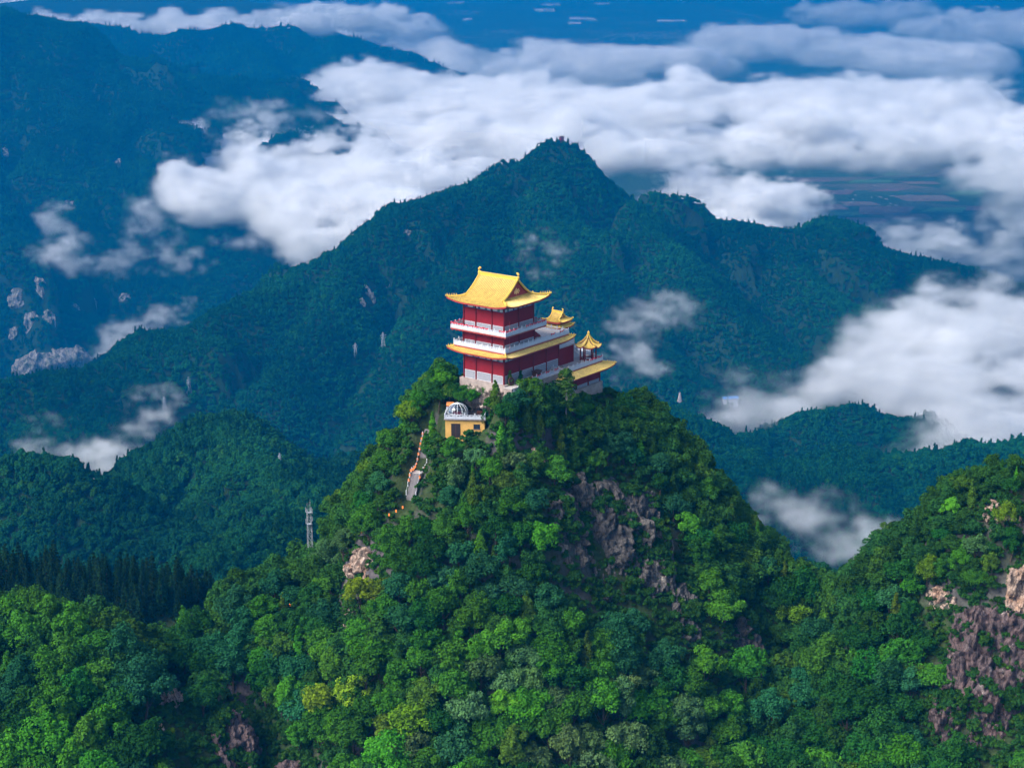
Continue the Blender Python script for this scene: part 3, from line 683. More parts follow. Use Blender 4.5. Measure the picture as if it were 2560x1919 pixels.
def rock_face(name, u, v, hw, hh, mat, seed, lean=0.25, thick=3.0, label=None, tilt=0.0, hill=near, y0=330, y1=640, cat="rock", yaw=None, sinkin=0.35, group=None, at=None, size=None):
    """a bare crag: a slab of rock with columns, ledges and cracks, half sunk in the hillside; hw, hh in photograph pixels"""
    c = hit(u, v, hill, y0, y1) if at is None else np.array(at); pxm = 3802.0/c[1]
    W, Hh = (hw/pxm, hh/pxm*1.12) if size is None else size
    e = 4.0*c[1]/440
    gx = float(hill.h(c[0] + e, c[1]) - hill.h(c[0] - e, c[1]))/(2*e); gy = float(hill.h(c[0], c[1] + e) - hill.h(c[0], c[1] - e))/(2*e)
    n = np.array([-gx, -gy]) + np.array([-c[0], -c[1]])/c[1]*1.2
    n /= np.linalg.norm(n)
    if yaw is not None: n = np.array([math.sin(yaw), -math.cos(yaw)])
    if at is None: lean = max(lean, 0.82*(math.pi/2 - math.atan(math.hypot(gx, gy))))
    out = np.array([n[0]*math.cos(lean), n[1]*math.cos(lean), math.sin(lean)])
    rt = np.array([-n[1], n[0], 0.0]); up = np.cross(rt, out)*-1
    if up[2] < 0: up = -up
    if rt[0] < 0: rt = -rt
    ct, st = math.cos(tilt), math.sin(tilt); rt, up = rt*ct + up*st, up*ct - rt*st
    nu = int(np.clip(hw*0.8, 26, 90)); nv = int(np.clip(hh*0.8, 26, 110))
    A, B = np.meshgrid(np.linspace(-1, 1, nu), np.linspace(-1, 1, nv))
    ang = np.arctan2(B, A); rad = np.maximum(np.abs(A), np.abs(B))
    # square grid bent to an uneven outline
    q = 0.72 + 0.22*noise2(np.cos(ang)*1.7 + seed, np.sin(ang)*1.7, seed) + 0.10*noise2(np.cos(ang)*6, np.sin(ang)*6 + seed, seed)
    rr = np.sqrt(A*A + B*B) + 1e-6; k = rad/rr*q*1.22
    a, b = A*(0.35 + 0.65*k), B*(0.35 + 0.65*k)
    s = W/ (thick*2.2)
    x, z = a*W, b*Hh
    L = max(W, Hh)
    col_ = noise2(x/(L*0.16) + seed, z/(L*0.9), seed + 1)            # upright columns
    colb = noise2(x/(L*0.07) + seed, z/(L*0.45) + 3, seed + 2)
    led = noise2(x/(L*0.5), z/(L*0.12) + seed, seed + 3)
    fb = 2.2*c[1]/440
    disp = 0.34*np.abs(col_) + 0.2*np.abs(colb) + 0.12*led + 0.6*facet(x + 0.6*colb, z, L*0.15 + fb*.3, L*0.30 + fb*.3, seed + 20) + 0.3*facet(x, z + 0.5*col_, fb*.45, fb*.8, seed + 30) + 0.07*fbm2(x/(fb*.3), z/(fb*.3), 3, seed + 6)
    edge = sstep(1.0, 0.72, rad)
    o_ = thick*(edge*(0.75 + disp) - sinkin - 1.1*(1 - edge))
    v3 = c + x[..., None]*rt + z[..., None]*up + o_[..., None]*out
    if hill is near: ROCKV.append((v3[edge > 0.35], out))
    # skirt back into the hill gives the slab its thickness
    rim = np.concatenate([v3[0], v3[1:, -1], v3[-1, -2::-1], v3[-2:0:-1, 0]]) - out*thick*2.5
    i = np.arange(nu - 1)[None, :] + nu*np.arange(nv - 1)[:, None]
    f = np.stack([i, i + 1, i + nu + 1, i + nu], -1).reshape(-1, 4)
    I = np.arange(nu*nv).reshape(nv, nu); ri = np.concatenate([I[0], I[1:, -1], I[-1, -2::-1], I[-2:0:-1, 0]])
    m = len(ri); j = np.arange(m); off = nu*nv
    f2 = np.stack([ri[j], off + j, off + (j + 1) % m, ri[(j + 1) % m]], 1)
    V = np.concatenate([v3.reshape(-1, 3), rim]) - c
    ob = link(name, mesh_np(name, V, np.concatenate([f, f2]), False), mat); ob.location = Vector(c)
    tag(ob, label, cat, group)
    return ob
ROCKS = [
    ("cliff_face", 1300, 1170, 150, 175, 'rock_grey', 1, 0.30, 3.4, "big dark grey rock face streaked with plants below the temple", 0.0, "cliff"),
    ("rock_outcrop", 1425, 1235, 52, 130, 'rock_grey', 2, 0.38, 2.8, "slanting grey rock rib at the right edge of the dark cliff", -0.18, "rock"),
    ("rock_outcrop", 1612, 1400, 48, 95, 'rock_grey', 3, 0.40, 2.6, "grey crag low on the right flank above the valley trees", -0.15, "rock"),
    ("rock_outcrop", 1250, 1060, 40, 50, 'rock_grey', 12, 0.3, 2.2, "shadowed grey rock just under the trees in front of the temple", 0, "rock"),
    ("rock_outcrop", 1225, 1150, 62, 110, 'rock_grey', 17, 0.3, 2.6, "shaded grey rock wall at the left side of the dark cliff", 0.1, "rock"),
    ("rock_outcrop", 1380, 1110, 60, 70, 'rock_grey', 18, 0.3, 2.6, "grey rock shoulder at the upper right of the dark cliff", -0.2, "rock"),
    ("rock_outcrop", 1480, 1330, 46, 80, 'rock_grey', 19, 0.3, 2.4, "grey rock strip low between the dark cliff and the low crag", -0.15, "rock"),
    ("cliff_face", 510, 1620, 82, 120, 'rock_purple', 4, 0.22, 3.2, "purple-brown fluted cliff at the bottom left of the slope", -0.1, "cliff"),
    ("rock_outcrop", 640, 1665, 62, 30, 'rock_purple', 14, 0.3, 2.0, "low purple rock at the bottom edge right of the fluted cliff", 0, "rock"),
    ("rock_outcrop", 780, 1222, 46, 46, 'rock_tan', 5, 0.15, 2.4, "pale tan overhanging rock on the left ridge", -0.4, "rock"),
    ("rock_outcrop", 756, 1330, 20, 32, 'rock_tan', 6, 0.3, 1.4, "small tan rock below the overhanging one on the left ridge", 0, "rock"),
    ("rock_outcrop", 365, 1515, 44, 30, 'rock_tan', 7, 0.3, 1.8, "broken tan rock left of the fluted purple cliff", 0.2, "rock"),
    ("rock_outcrop", 348, 1590, 16, 40, 'rock_tan', 8, 0.3, 1.2, "narrow upright tan rock at the lower left", 0, "rock"),
    ("cliff_face", 2125, 1480, 135, 215, 'rock_purple', 9, 0.16, 4.0, "tall purple cliff with white streaks on the right-hand peak", -0.12, "cliff"),
    ("rock_outcrop", 2165, 1108, 62, 34, 'rock_tan', 10, 0.15, 2.0, "tan rock band near the top of the right-hand peak", 0.05, "rock"),
    ("rock_outcrop", 2205, 1285, 52, 78, 'rock_tan', 11, 0.15, 2.4, "blocky tan rock at the right edge above the purple cliff", -0.1, "rock"),
    ("rock_outcrop", 2035, 1298, 56, 36, 'rock_tan', 13, 0.2, 2.0, "orange-tan rock at the upper left of the purple cliff", -0.25, "rock"),
    ("rock_outcrop", 1162, 985, 26, 30, 'rock_tan', 15, 0.3, 1.5, "small tan rock between the cypresses below the temple", 0, "rock"),
    ("rock_outcrop", 840, 1092, 26, 16, 'rock_tan', 16, 0.3, 1.2, "small grey-tan rock at the foot of the lantern steps", 0, "rock"),
]
for (nm, u, v, hw, hh, mt, sd_, ln, th, lab, tl, ct) in ROCKS:
    rock_face(nm, u, v, hw, hh, M[mt], sd_, ln, th, lab, tl, cat=ct)

# ------------------------------------------------------------------ trees of the near peaks
def in_rocks(uv, grow=1.0):
    m = np.zeros(len(uv), bool)
    for r in ROCKS:
        m |= ((uv[:, 0] - r[1])/(r[3]*0.8*grow))**2 + ((uv[:, 1] - r[2])/(r[4]*0.84*grow))**2 < 1
    return m
def blocked(p):
    """inside a building or on the steps"""
    m = np.zeros(len(p), bool)
    for c, ax, hx, hy, z, mg in flat:
        dx, dy = p[:, 0] - c[0], p[:, 1] - c[1]
        m |= (np.abs(dx*ax[0] + dy*ax[1]) < hx + 1.2) & (np.abs(-dx*ax[1] + dy*ax[0]) < hy + 1.2)
    a, b = STEP_A, STEP_B; dx, dy = b[0] - a[0], b[1] - a[1]
    t = np.clip(((p[:, 0] - a[0])*dx + (p[:, 1] - a[1])*dy)/(dx*dx + dy*dy), -0.3, 1.3)
    return m | (np.hypot(p[:, 0] - a[0] - t*dx, p[:, 1] - a[1] - t*dy) < 3.4)
# parts of the picture that must stay open: steps, cottage, temple walls
OPEN = [(868, 940, 935, 1092), (948, 880, 1052, 945), (995, 560, 1180, 822), (1180, 640, 1330, 760), (1230, 735, 1350, 850), (655, 1090, 685, 1168)]
def hides(p, r, h):
    up_ = np.zeros_like(p); up_[:, 2] = h
    uvb = proj(p + 0.6*up_); uvt = proj(p + up_); rp = r*3802.0/p[:, 1]
    m = np.zeros(len(p), bool)
    for (a, b, c, d) in OPEN:
        m |= (uvb[:, 0] + rp > a) & (uvb[:, 0] - rp < c) & (uvt[:, 1] < d) & (uvb[:, 1] + rp > b)
    return m
rs = np.random.default_rng(12)
N0 = 60000
cx, cyy = rs.uniform(-150, 165, N0), rs.uniform(335, 505, N0)
cz = near.h(cx, cyy); cp = np.stack([cx, cyy, cz], 1)
g_x = (near.h(cx + 1.5, cyy) - cz)/1.5; g_y = (near.h(cx, cyy + 1.5) - cz)/1.5
face = (g_x*cx + g_y*cyy - (cz - ZC))/np.hypot(cx, cyy)
cuv = proj(cp)
ok = (face > -0.25) & (cuv[:, 0] > -120) & (cuv[:, 0] < 2330) & (cuv[:, 1] < 1790) & ~in_rocks(cuv) & ~blocked(cp)
cp, cuv, face = cp[ok], cuv[ok], face[ok]
# crown size: bigger low down and in the saddle, small on the crags
size = np.interp(cuv[:, 1], [800, 1100, 1400, 1700], [0.72, 0.88, 1.1, 1.3])*rs.uniform(0.72, 1.28, len(cp))
size *= np.where(cuv[:, 0] > 1950, np.where(cuv[:, 1] < 1350, 0.72, 0.85), 1.0)
size *= np.where((cuv[:, 0] < 330) & (cuv[:, 1] > 1330), 1.12, 1.0)
sel = []; cell = {}
for i in np.argsort(-size*rs.uniform(0.8, 1.2, len(cp))):
    p = cp[i]; r = 2.55*size[i]; k = (int(p[0]//5), int(p[1]//5), int(p[2]//5)); good = True
    for a in (-1, 0, 1):
        for b in (-1, 0, 1):
            for c in (-1, 0, 1):
                for j in cell.get((k[0] + a, k[1] + b, k[2] + c), ()):
                    if np.dot(cp[j] - p, cp[j] - p) < (0.5*(r + 2.55*size[j])*1.42)**2: good = False; break
                if not good: break
            if not good: break
        if not good: break
    if good:
        cell.setdefault(k, []).append(i); sel.append(i)
sel = np.array(sel); tp, ts, tuv = cp[sel], size[sel], cuv[sel]
cr_ = proj(tp + np.array([0, 0, 1.0])*(4.6*ts)[:, None]); rp_ = 3.2*ts*3802/tp[:, 1]; over = np.zeros(len(tp), bool)
for r in ROCKS:
    over |= ((cr_[:, 0] - r[1])/(r[3]*0.85 + 0.8*rp_))**2 + ((cr_[:, 1] - r[2])/(r[4]*0.9 + 0.85*rp_))**2 < 1
over |= ((cr_[:, 0] - 515)/100)**2 + ((cr_[:, 1] - 1690)/120)**2 < 1
over &= rs.random(len(tp)) < 0.94
hid = hides(tp, 3.2*ts, 8*ts) | over; tp, ts, tuv = tp[~hid], ts[~hid], tuv[~hid]
print("near trees", len(tp))
# tints: patches of colour with strays
TINT = [("mid-green", (0.0403, 0.144, 0.0134)), ("deep green", (0.0173, 0.0845, 0.0134)), ("yellow-green", (0.1152, 0.2112, 0.0115)), ("blue-green", (0.0211, 0.1008, 0.0403)),
        ("olive green", (0.0672, 0.144, 0.0154)), ("bright green", (0.0528, 0.2016, 0.0134)), ("grey-green", (0.072, 0.1536, 0.0528))]
q = fbm2(tp[:, 0]/22, tp[:, 2]/22, 3, 8) + 0.55*rs.normal(size=len(tp))
ti = np.select([q < -0.85, q < -0.3, q < 0.28, q < 0.75, q < 0.9, q < 1.15], [3, 1, 0, 5, 4, 2], 6)
ti = np.where((tuv[:, 0] > 1640) & (tuv[:, 0] < 1980) & (rs.random(len(tp)) < 0.6), np.where(rs.random(len(tp)) < 0.5, 1, 3), ti)
ti = np.where((tuv[:, 0] > 950) & (tuv[:, 0] < 1560) & (tuv[:, 1] > 1450) & (rs.random(len(tp)) < 0.3), 6, ti)
kind = np.zeros(len(tp), int)                       # 0 broadleaf, 1 cypress
kind[(rs.random(len(tp)) < 0.05)] = 1
kind[(tuv[:, 0] > 1040) & (tuv[:, 0] < 1250) & (tuv[:, 1] > 830) & (tuv[:, 1] < 1010) & (rs.random(len(tp)) < 0.5)] = 1
# which ones show: paint the crowns from front to back
buf = np.zeros((420, 560), np.int32) - 1; cc = tp + np.array([0, 0, 4.6])*ts[:, None]; cu = proj(cc)
for i in np.argsort(tp[:, 1]):
    r = 3.4*ts[i]*3802/tp[i, 1]/4; x, y = cu[i]/4
    x0, x1, y0, y1 = int(max(0, x - r)), int(min(559, x + r)), int(max(0, y - r)), int(min(419, y + r))
    if x1 <= x0 or y1 <= y0: continue
    yy, xx = np.mgrid[y0:y1 + 1, x0:x1 + 1]
    m = ((xx - x)**2 + (yy - y)**2 < r*r) & (buf[y0:y1 + 1, x0:x1 + 1] < 0)
    buf[y0:y1 + 1, x0:x1 + 1][m] = i
show = np.bincount(buf[buf >= 0], minlength=len(tp))
b_idx = np.nonzero(kind == 0)[0]; b_ind = b_idx[np.argsort(-show[b_idx])][:290]; b_ind = b_ind[show[b_ind] > 3]
c_idx = np.nonzero((kind == 1) & (show > 0))[0]
LAND = [((1090, 800), "the temple hall"), ((1290, 800), "the six-sided pavilion"), ((1000, 900), "the glass dome terrace"), ((900, 1020), "the lantern steps"), ((668, 1130), "the lattice mast"),
        ((780, 1225), "the tan overhanging rock"), ((640, 1290), "the lanterns on the left ridge"), ((1300, 1165), "the dark grey cliff"), ((1425, 1235), "the slanting grey rib"), ((1612, 1400), "the low grey crag"),
        ((510, 1600), "the purple fluted cliff"), ((365, 1515), "the broken tan rock"), ((1800, 1230), "the saddle"), ((2090, 990), "the right-hand summit"), ((2165, 1105), "the tan rock band"),
        ((2035, 1298), "the orange-tan rock"), ((2120, 1480), "the tall purple cliff"), ((100, 1320), "the dark conifer row"), ((1106, 1640), "the bottom middle of the picture"), ((40, 1640), "the bottom left corner"), ((1700, 1640), "the valley below the saddle"), ((800, 1500), "the middle of the left slope"), ((1200, 1420), "the slope under the dark grey cliff")]
_seen = {}
ORD = ["nearest", "second nearest", "third nearest", "fourth nearest", "fifth nearest", "sixth nearest", "seventh nearest", "eighth nearest", "ninth nearest", "tenth nearest"]
def tree_label(uv, tint, noun):
    d = [math.hypot(uv[0] - l[0][0], uv[1] - l[0][1]) for l in LAND]; k = int(np.argmin(d)); l = LAND[k]
    dx, dy = uv[0] - l[0][0], uv[1] - l[0][1]
    rel = ("right of " if dx > 0 else "left of ") if abs(dx) > abs(dy) else ("below " if dy > 0 else "above ")
    return d[k], f"{tint} {noun}", rel + l[1]
def finish_labels(items):
    """items: (object, distance to landmark, what, where); alike ones are told apart by their order from the landmark"""
    by = {}
    for it in items: by.setdefault((it[2], it[3]), []).append(it)
    for (w, wh), g_ in by.items():
        g_.sort(key=lambda z: z[1])
        for n_, it in enumerate(g_):
            it[0]["label"] = f"{w} {wh}" if len(g_) == 1 else f"{w} {wh}, {ORD[min(n_, 9)]}"
crowns, trunks = [], []
for i in range(9):
    W_, H_, b_ = [(3.5, 3.0, 2.6), (3.9, 2.7, 2.8), (3.1, 3.5, 2.4), (3.6, 3.2, 2.2), (3.3, 2.6, 3.0), (4.0, 3.3, 2.4), (3.2, 3.0, 2.0), (3.7, 2.4, 3.0), (3.0, 3.8, 2.2)][i]
    me = mesh_np("crown", *broadleaf(300 + i, W_, H_, b_, 38 + i, 115, 0.195)); me.materials.append(M['leaf']); crowns.append(me)
    trunks.append(trunk_mesh("trunk", 400 + i, b_, H_, W_*0.8))
cyp = []
for i in range(4):
    me = mesh_np("crown", *cypress(500 + i, [1.5, 1.8, 1.35, 2.0][i], [8.5, 8.0, 9.5, 7.5][i])); me.materials.append(M['leaf']); cyp.append(me)
cyp_trunk = trunk_mesh("trunk", 450, 0.8, 2.0, 0.5, 0.16)
def jitter(c, k=0.14):
    h = rs.normal(size=3)*np.array([0.8, 0.2, 0.5])*k + rs.normal()*k*1.3
    return tuple(float(max(0.004, x*math.exp(e))) for x, e in zip(c, h))
def plant(name, cat, p, s, crown, trunk, tint, group):
    r = empty(name, p - np.array([0, 0, 0.3]), rs.uniform(0, 6.28)); r.scale = (s*rs.uniform(.9, 1.1), s*rs.uniform(.9, 1.1), s*rs.uniform(.88, 1.15))
    tag(r, None, cat, group)
    c = link("crown", crown, None, r); c.color = (*jitter(tint), 1); link("trunk", trunk, None, r)
    return r
items = []
for i in b_ind:
    k = int(rs.integers(0, 9)); tn, tc_ = TINT[ti[i]]
    o = plant("broadleaf_tree", "tree", tp[i], ts[i], crowns[k], trunks[k], tc_, "broadleaf trees on the near peaks")
    items.append((o, *tree_label(cu[i], ("large " if ts[i] > 1.3 else "small " if ts[i] < 0.85 else "") + tn, "broadleaf tree")))
for i in c_idx:
    k = int(rs.integers(0, 4)); tn, tc_ = TINT[[0, 4, 5][i % 3]]
    o = plant("cypress_tree", "tree", tp[i], ts[i]*1.05, cyp[k], cyp_trunk, tc_, "cypresses on the near peaks")
    items.append((o, *tree_label(cu[i], tn, "pointed cypress tree")))
finish_labels(items)
# the trees past the three hundred that show most
rest = np.setdiff1d(np.arange(len(tp)), np.concatenate([b_ind, c_idx]))
near_protos = [proto("wood_crown", broadleaf(300 + i, 3.6, 3.1, 2.5, 30, 90, 0.24), M['leaf_rest']) for i in range(6)] + [proto("wood_cypress", cypress(505, 1.6, 8.5), M['leaf_rest'])]
n = len(rest); S = np.stack([ts[rest]*rs.uniform(.9, 1.1, n), ts[rest]*rs.uniform(.9, 1.1, n), ts[rest]*rs.uniform(.9, 1.15, n)], 1)
o = scatter_gn("slope_wood", tp[rest], S, rs.uniform(0, 6.28, n), np.where(kind[rest] == 1, 6, rs.integers(0, 6, n)), near_protos)
o["label"] = "mixed green trees filling the gaps on the near slopes"
# undergrowth on the ground and on ledges of the rock
bush_protos = [proto("bush_clump", broadleaf(600 + i, 1.15, 0.9, 0.0, 9, 60, 0.17, -0.2), M['leaf_rest']) for i in range(4)]
nb = 34000
bx_, by_ = rs.uniform(-150, 165, nb), rs.uniform(335, 500, nb); bz = near.h(bx_, by_); bp = np.stack([bx_, by_, bz], 1); buv = proj(bp)
inr = in_rocks(buv, 0.6) & (rs.random(len(buv)) < 0.8)
m = (buv[:, 0] > -60) & (buv[:, 0] < 2270) & (buv[:, 1] < 1730) & ~blocked(bp) & ~inr
bp = bp[m]
for V_, o_ in ROCKV:                                # plants rooted in the clefts
    k_ = fbm2(V_[:, 0]/3.5 + V_[:, 1]/5, V_[:, 2]/4.5, 3, 91) + 0.2*rs.normal(size=len(V_)) > 0.72
    bp = np.concatenate([bp, V_[k_][rs.random(int(k_.sum())) < 0.4] - 0.35*o_])
n = len(bp); s_ = rs.uniform(0.6, 1.5, n)
o = scatter_gn("undergrowth", bp, np.stack([s_, s_, s_*rs.uniform(.8, 1.3, n)], 1), rs.uniform(0, 6.28, n), rs.integers(0, 4, n), bush_protos)
o["label"] = "green undergrowth between the trees of the near slopes"

# dark conifers on the slope beyond
cm = []
for i in range(4):
    me = mesh_np("crown", *conifer(700 + i, [2.7, 2.3, 3.1, 2.5][i], [12.5, 13.5, 11.5, 14][i])); me.materials.append(M['leaf']); cm.append(me)
con_trunk = trunk_mesh("trunk", 460, 6.0, 5.0, 0.6, 0.24)
items = []; tries = 0; spots = []
qx_ = rs.uniform(-190, -70, 3000); qy_ = rs.uniform(515, 606, 3000); qz_ = conifer_hill.h(qx_, qy_)
for q_ in np.stack([qx_, qy_, qz_], 1):
    if len(items) >= 170: break
    u, v = proj(q_)[0]
    if u < -70 or u > 480 or v > 1500: continue
    if any((q_[0] - a_)**2 + (q_[1] - b_)**2 < 7.5 for a_, b_ in spots): continue
    cu_ = proj(q_ + np.array([0, 0, 9.0]))[0]
    if cu_[1] > np.interp(u, [0, 200, 330, 420], [1285, 1330, 1320, 1270]): continue
    spots.append((q_[0], q_[1]))
    o = plant("conifer", "tree", q_, rs.uniform(0.7, 1.2), cm[len(items) % 4], con_trunk, (0.011, 0.036, 0.013), "dark conifers beyond the left slope")
    items.append((o, *cu_))
rows = {}
for o, x_, y_ in items:
    rows.setdefault(("skyline" if y_ < 1225 else "upper rows" if y_ < 1265 else "lower rows", "left edge of the shaded stand" if x_ < 90 else "left of the shaded stand's middle" if x_ < 190 else "right of the shaded stand's middle" if x_ < 300 else "right end of the shaded stand"), []).append((x_, o))
ORDL = "first second third fourth fifth sixth seventh eighth ninth tenth eleventh twelfth thirteenth fourteenth fifteenth sixteenth seventeenth eighteenth nineteenth twentieth".split()
for (a_, b_), g_ in rows.items():
    for n_, (x_, o) in enumerate(sorted(g_, key=lambda z: z[0])): o["label"] = f"dark conifer, {a_}, {b_}, {ORDL[n_] if n_ < 20 else str(n_ + 1) + 'th'} from left"
# wind-bent pines on the right-hand summit
def pine(seed):
    r_ = np.random.default_rng(seed); cs, rd = [], []
    for k in range(5):
        z = 1.6 + 0.75*k; w = 2.3*(1 - 0.12*k)
        for j in range(7):
            a = r_.uniform(0, 6.28); d = w*r_.uniform(0.3, 1.0); cs.append((d*math.cos(a) + 0.3*k, d*math.sin(a), z + 0.15*r_.normal())); rd.append(r_.uniform(0.45, 0.75))
    return leaf_cloud(np.array(cs), np.array(rd), 55, 0.17, r_, 0.6, 0.35)
for i, (u, v, s_, lab) in enumerate([(2108, 985, 0.9, "dark flat-topped pine standing highest on the right-hand summit"), (2010, 1018, 0.7, "dark little pine left of the right-hand summit"), (2140, 985, 0.55, "small pine just right of the highest pine on the right-hand summit")]):
    q_ = hit(u, 1042 if i != 1 else 1075); me = mesh_np("crown", *pine(800 + i)); me.materials.append(M['leaf'])
    q_[2] = float(near.h(q_[0], q_[1])) + 1.0
    o = plant("pine_tree", "tree", q_, s_*1.3, me, trunk_mesh("trunk", 470 + i, 1.6, 2.6, 1.4, 0.15), (0.014, 0.045, 0.014), "pines on the right-hand summit"); o["label"] = lab
# ------------------------------------------------------------------ building kit
class MB:
    def __init__(s): s.v, s.f = [], []
    def add(s, V, Fc):
        o = len(s.v); s.v += [tuple(map(float, p)) for p in V]; s.f += [tuple(o + i for i in q) for q in Fc]; return s
    def box(s, x0, x1, y0, y1, z0, z1):
        return s.add([(x, y, z) for z in (z0, z1) for y in (y0, y1) for x in (x0, x1)], [(0, 2, 3, 1), (4, 5, 7, 6), (0, 1, 5, 4), (2, 6, 7, 3), (0, 4, 6, 2), (1, 3, 7, 5)])
    def tube(s, pts, rad, k=6, sq=1.0):
        pts = [np.array(p, float) for p in pts]; V = []
        rad = rad if hasattr(rad, '__len__') else [rad]*len(pts)
        for i, p in enumerate(pts):
            d = pts[min(i + 1, len(pts) - 1)] - pts[max(i - 1, 0)]; d /= np.linalg.norm(d) + 1e-9
            a = np.cross(d, (0, 0, 1)); a = a/np.linalg.norm(a) if np.linalg.norm(a) > 1e-3 else np.array([1.0, 0, 0]); b = np.cross(a, d)
            V += [p + rad[i]*(math.cos(6.2832*j/k)*a + sq*math.sin(6.2832*j/k)*b) for j in range(k)]
        Fc = [(i*k + j, i*k + (j + 1) % k, (i + 1)*k + (j + 1) % k, (i + 1)*k + j) for i in range(len(pts) - 1) for j in range(k)]
        Fc += [tuple(range(k))[::-1], tuple((len(pts) - 1)*k + j for j in range(k))]
        return s.add(V, Fc)
    def lathe(s, prof, c=(0, 0, 0), k=12):
        V = [(c[0] + r*math.cos(6.2832*j/k), c[1] + r*math.sin(6.2832*j/k), c[2] + z) for r, z in prof for j in range(k)]
        Fc = [(i*k + j, i*k + (j + 1) % k, (i + 1)*k + (j + 1) % k, (i + 1)*k + j) for i in range(len(prof) - 1) for j in range(k)]
        return s.add(V, Fc + [tuple(range(k))[::-1], tuple((len(prof) - 1)*k + j for j in range(k))])
    def surf(s, G, flip=False):
        """grid of points"""
        n, m = len(G), len(G[0]); V = [p for r in G for p in r]
        Fc = [(i*m + j, i*m + j + 1, (i + 1)*m + j + 1, (i + 1)*m + j) for i in range(n - 1) for j in range(m - 1)]
        return s.add(V, [q[::-1] for q in Fc] if flip else Fc)
    def mesh(s, name, m=None, smooth=False):
        me = bpy.data.meshes.new(name); me.from_pydata(s.v, [], s.f); me.update()
        if smooth: me.polygons.foreach_set("use_smooth", np.ones(len(me.polygons), bool))
        if m: me.materials.append(m)
        return me
    def build(s, name, m, parent=None, loc=None, label=None, kind=None):
        o = link(name, s.mesh(name, m), None, parent)
        if loc is not None: o.location = loc
        if label: o["label"] = label
        if kind: o["kind"] = kind
        return o
M['rock_pale'] = rock_mat("pale_granite", ((0.10, 0.08, 0.07), (0.32, 0.27, 0.24), (0.46, 0.40, 0.37), (0.28, 0.22, 0.19)))
M['red_wall'] = plain_mat("red_plaster", (0.20, 0.003, 0.012), 0.75, 0.16, 0.6)
M['red_trim'] = plain_mat("red_paint", (0.32, 0.035, 0.03), 0.55, 0.2, 1.5)
M['pillar'] = plain_mat("red_pillar", (0.15, 0.003, 0.008), 0.5, 0.12, 1.0)
M['stone'] = plain_mat("grey_brick", (0.25, 0.26, 0.30), 0.85, 0.16, 2.5)
M['marble'] = plain_mat("white_marble", (0.50, 0.53, 0.60), 0.6, 0.1, 1.2)
M['paving'] = plain_mat("pale_paving", (0.42, 0.39, 0.38), 0.8, 0.15, 0.8)
M['granite'] = plain_mat("pink_granite", (0.30, 0.25, 0.23), 0.85, 0.3, 0.7, 0.2, 0.4)
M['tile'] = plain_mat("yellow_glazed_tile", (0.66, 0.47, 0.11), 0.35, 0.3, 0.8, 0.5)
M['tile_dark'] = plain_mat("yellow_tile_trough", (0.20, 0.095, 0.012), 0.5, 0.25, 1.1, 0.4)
M['ridge_tile'] = plain_mat("yellow_ridge_tile", (0.64, 0.43, 0.06), 0.35, 0.2, 2.0, 0.5)
M['gold'] = plain_mat("gold_relief", (0.85, 0.50, 0.18), 0.4, 0.2, 3.0, 0.5)
M['blue'] = plain_mat("blue_beam_paint", (0.02, 0.055, 0.22), 0.6, 0.3, 4.0)
M['white_p'] = plain_mat("white_beam_paint", (0.62, 0.62, 0.62), 0.6, 0.12, 4.0)
M['green_p'] = plain_mat("green_beam_paint", (0.12, 0.22, 0.16), 0.6, 0.3, 4.0)
M['dark'] = plain_mat("dark_timber", (0.025, 0.02, 0.022), 0.6, 0.3, 3.0)
M['brown'] = plain_mat("brown_timber", (0.10, 0.035, 0.025), 0.7, 0.3, 3.0)
M['cloth'] = plain_mat("red_cloth", (0.58, 0.012, 0.04), 0.8, 0.15, 3.0)

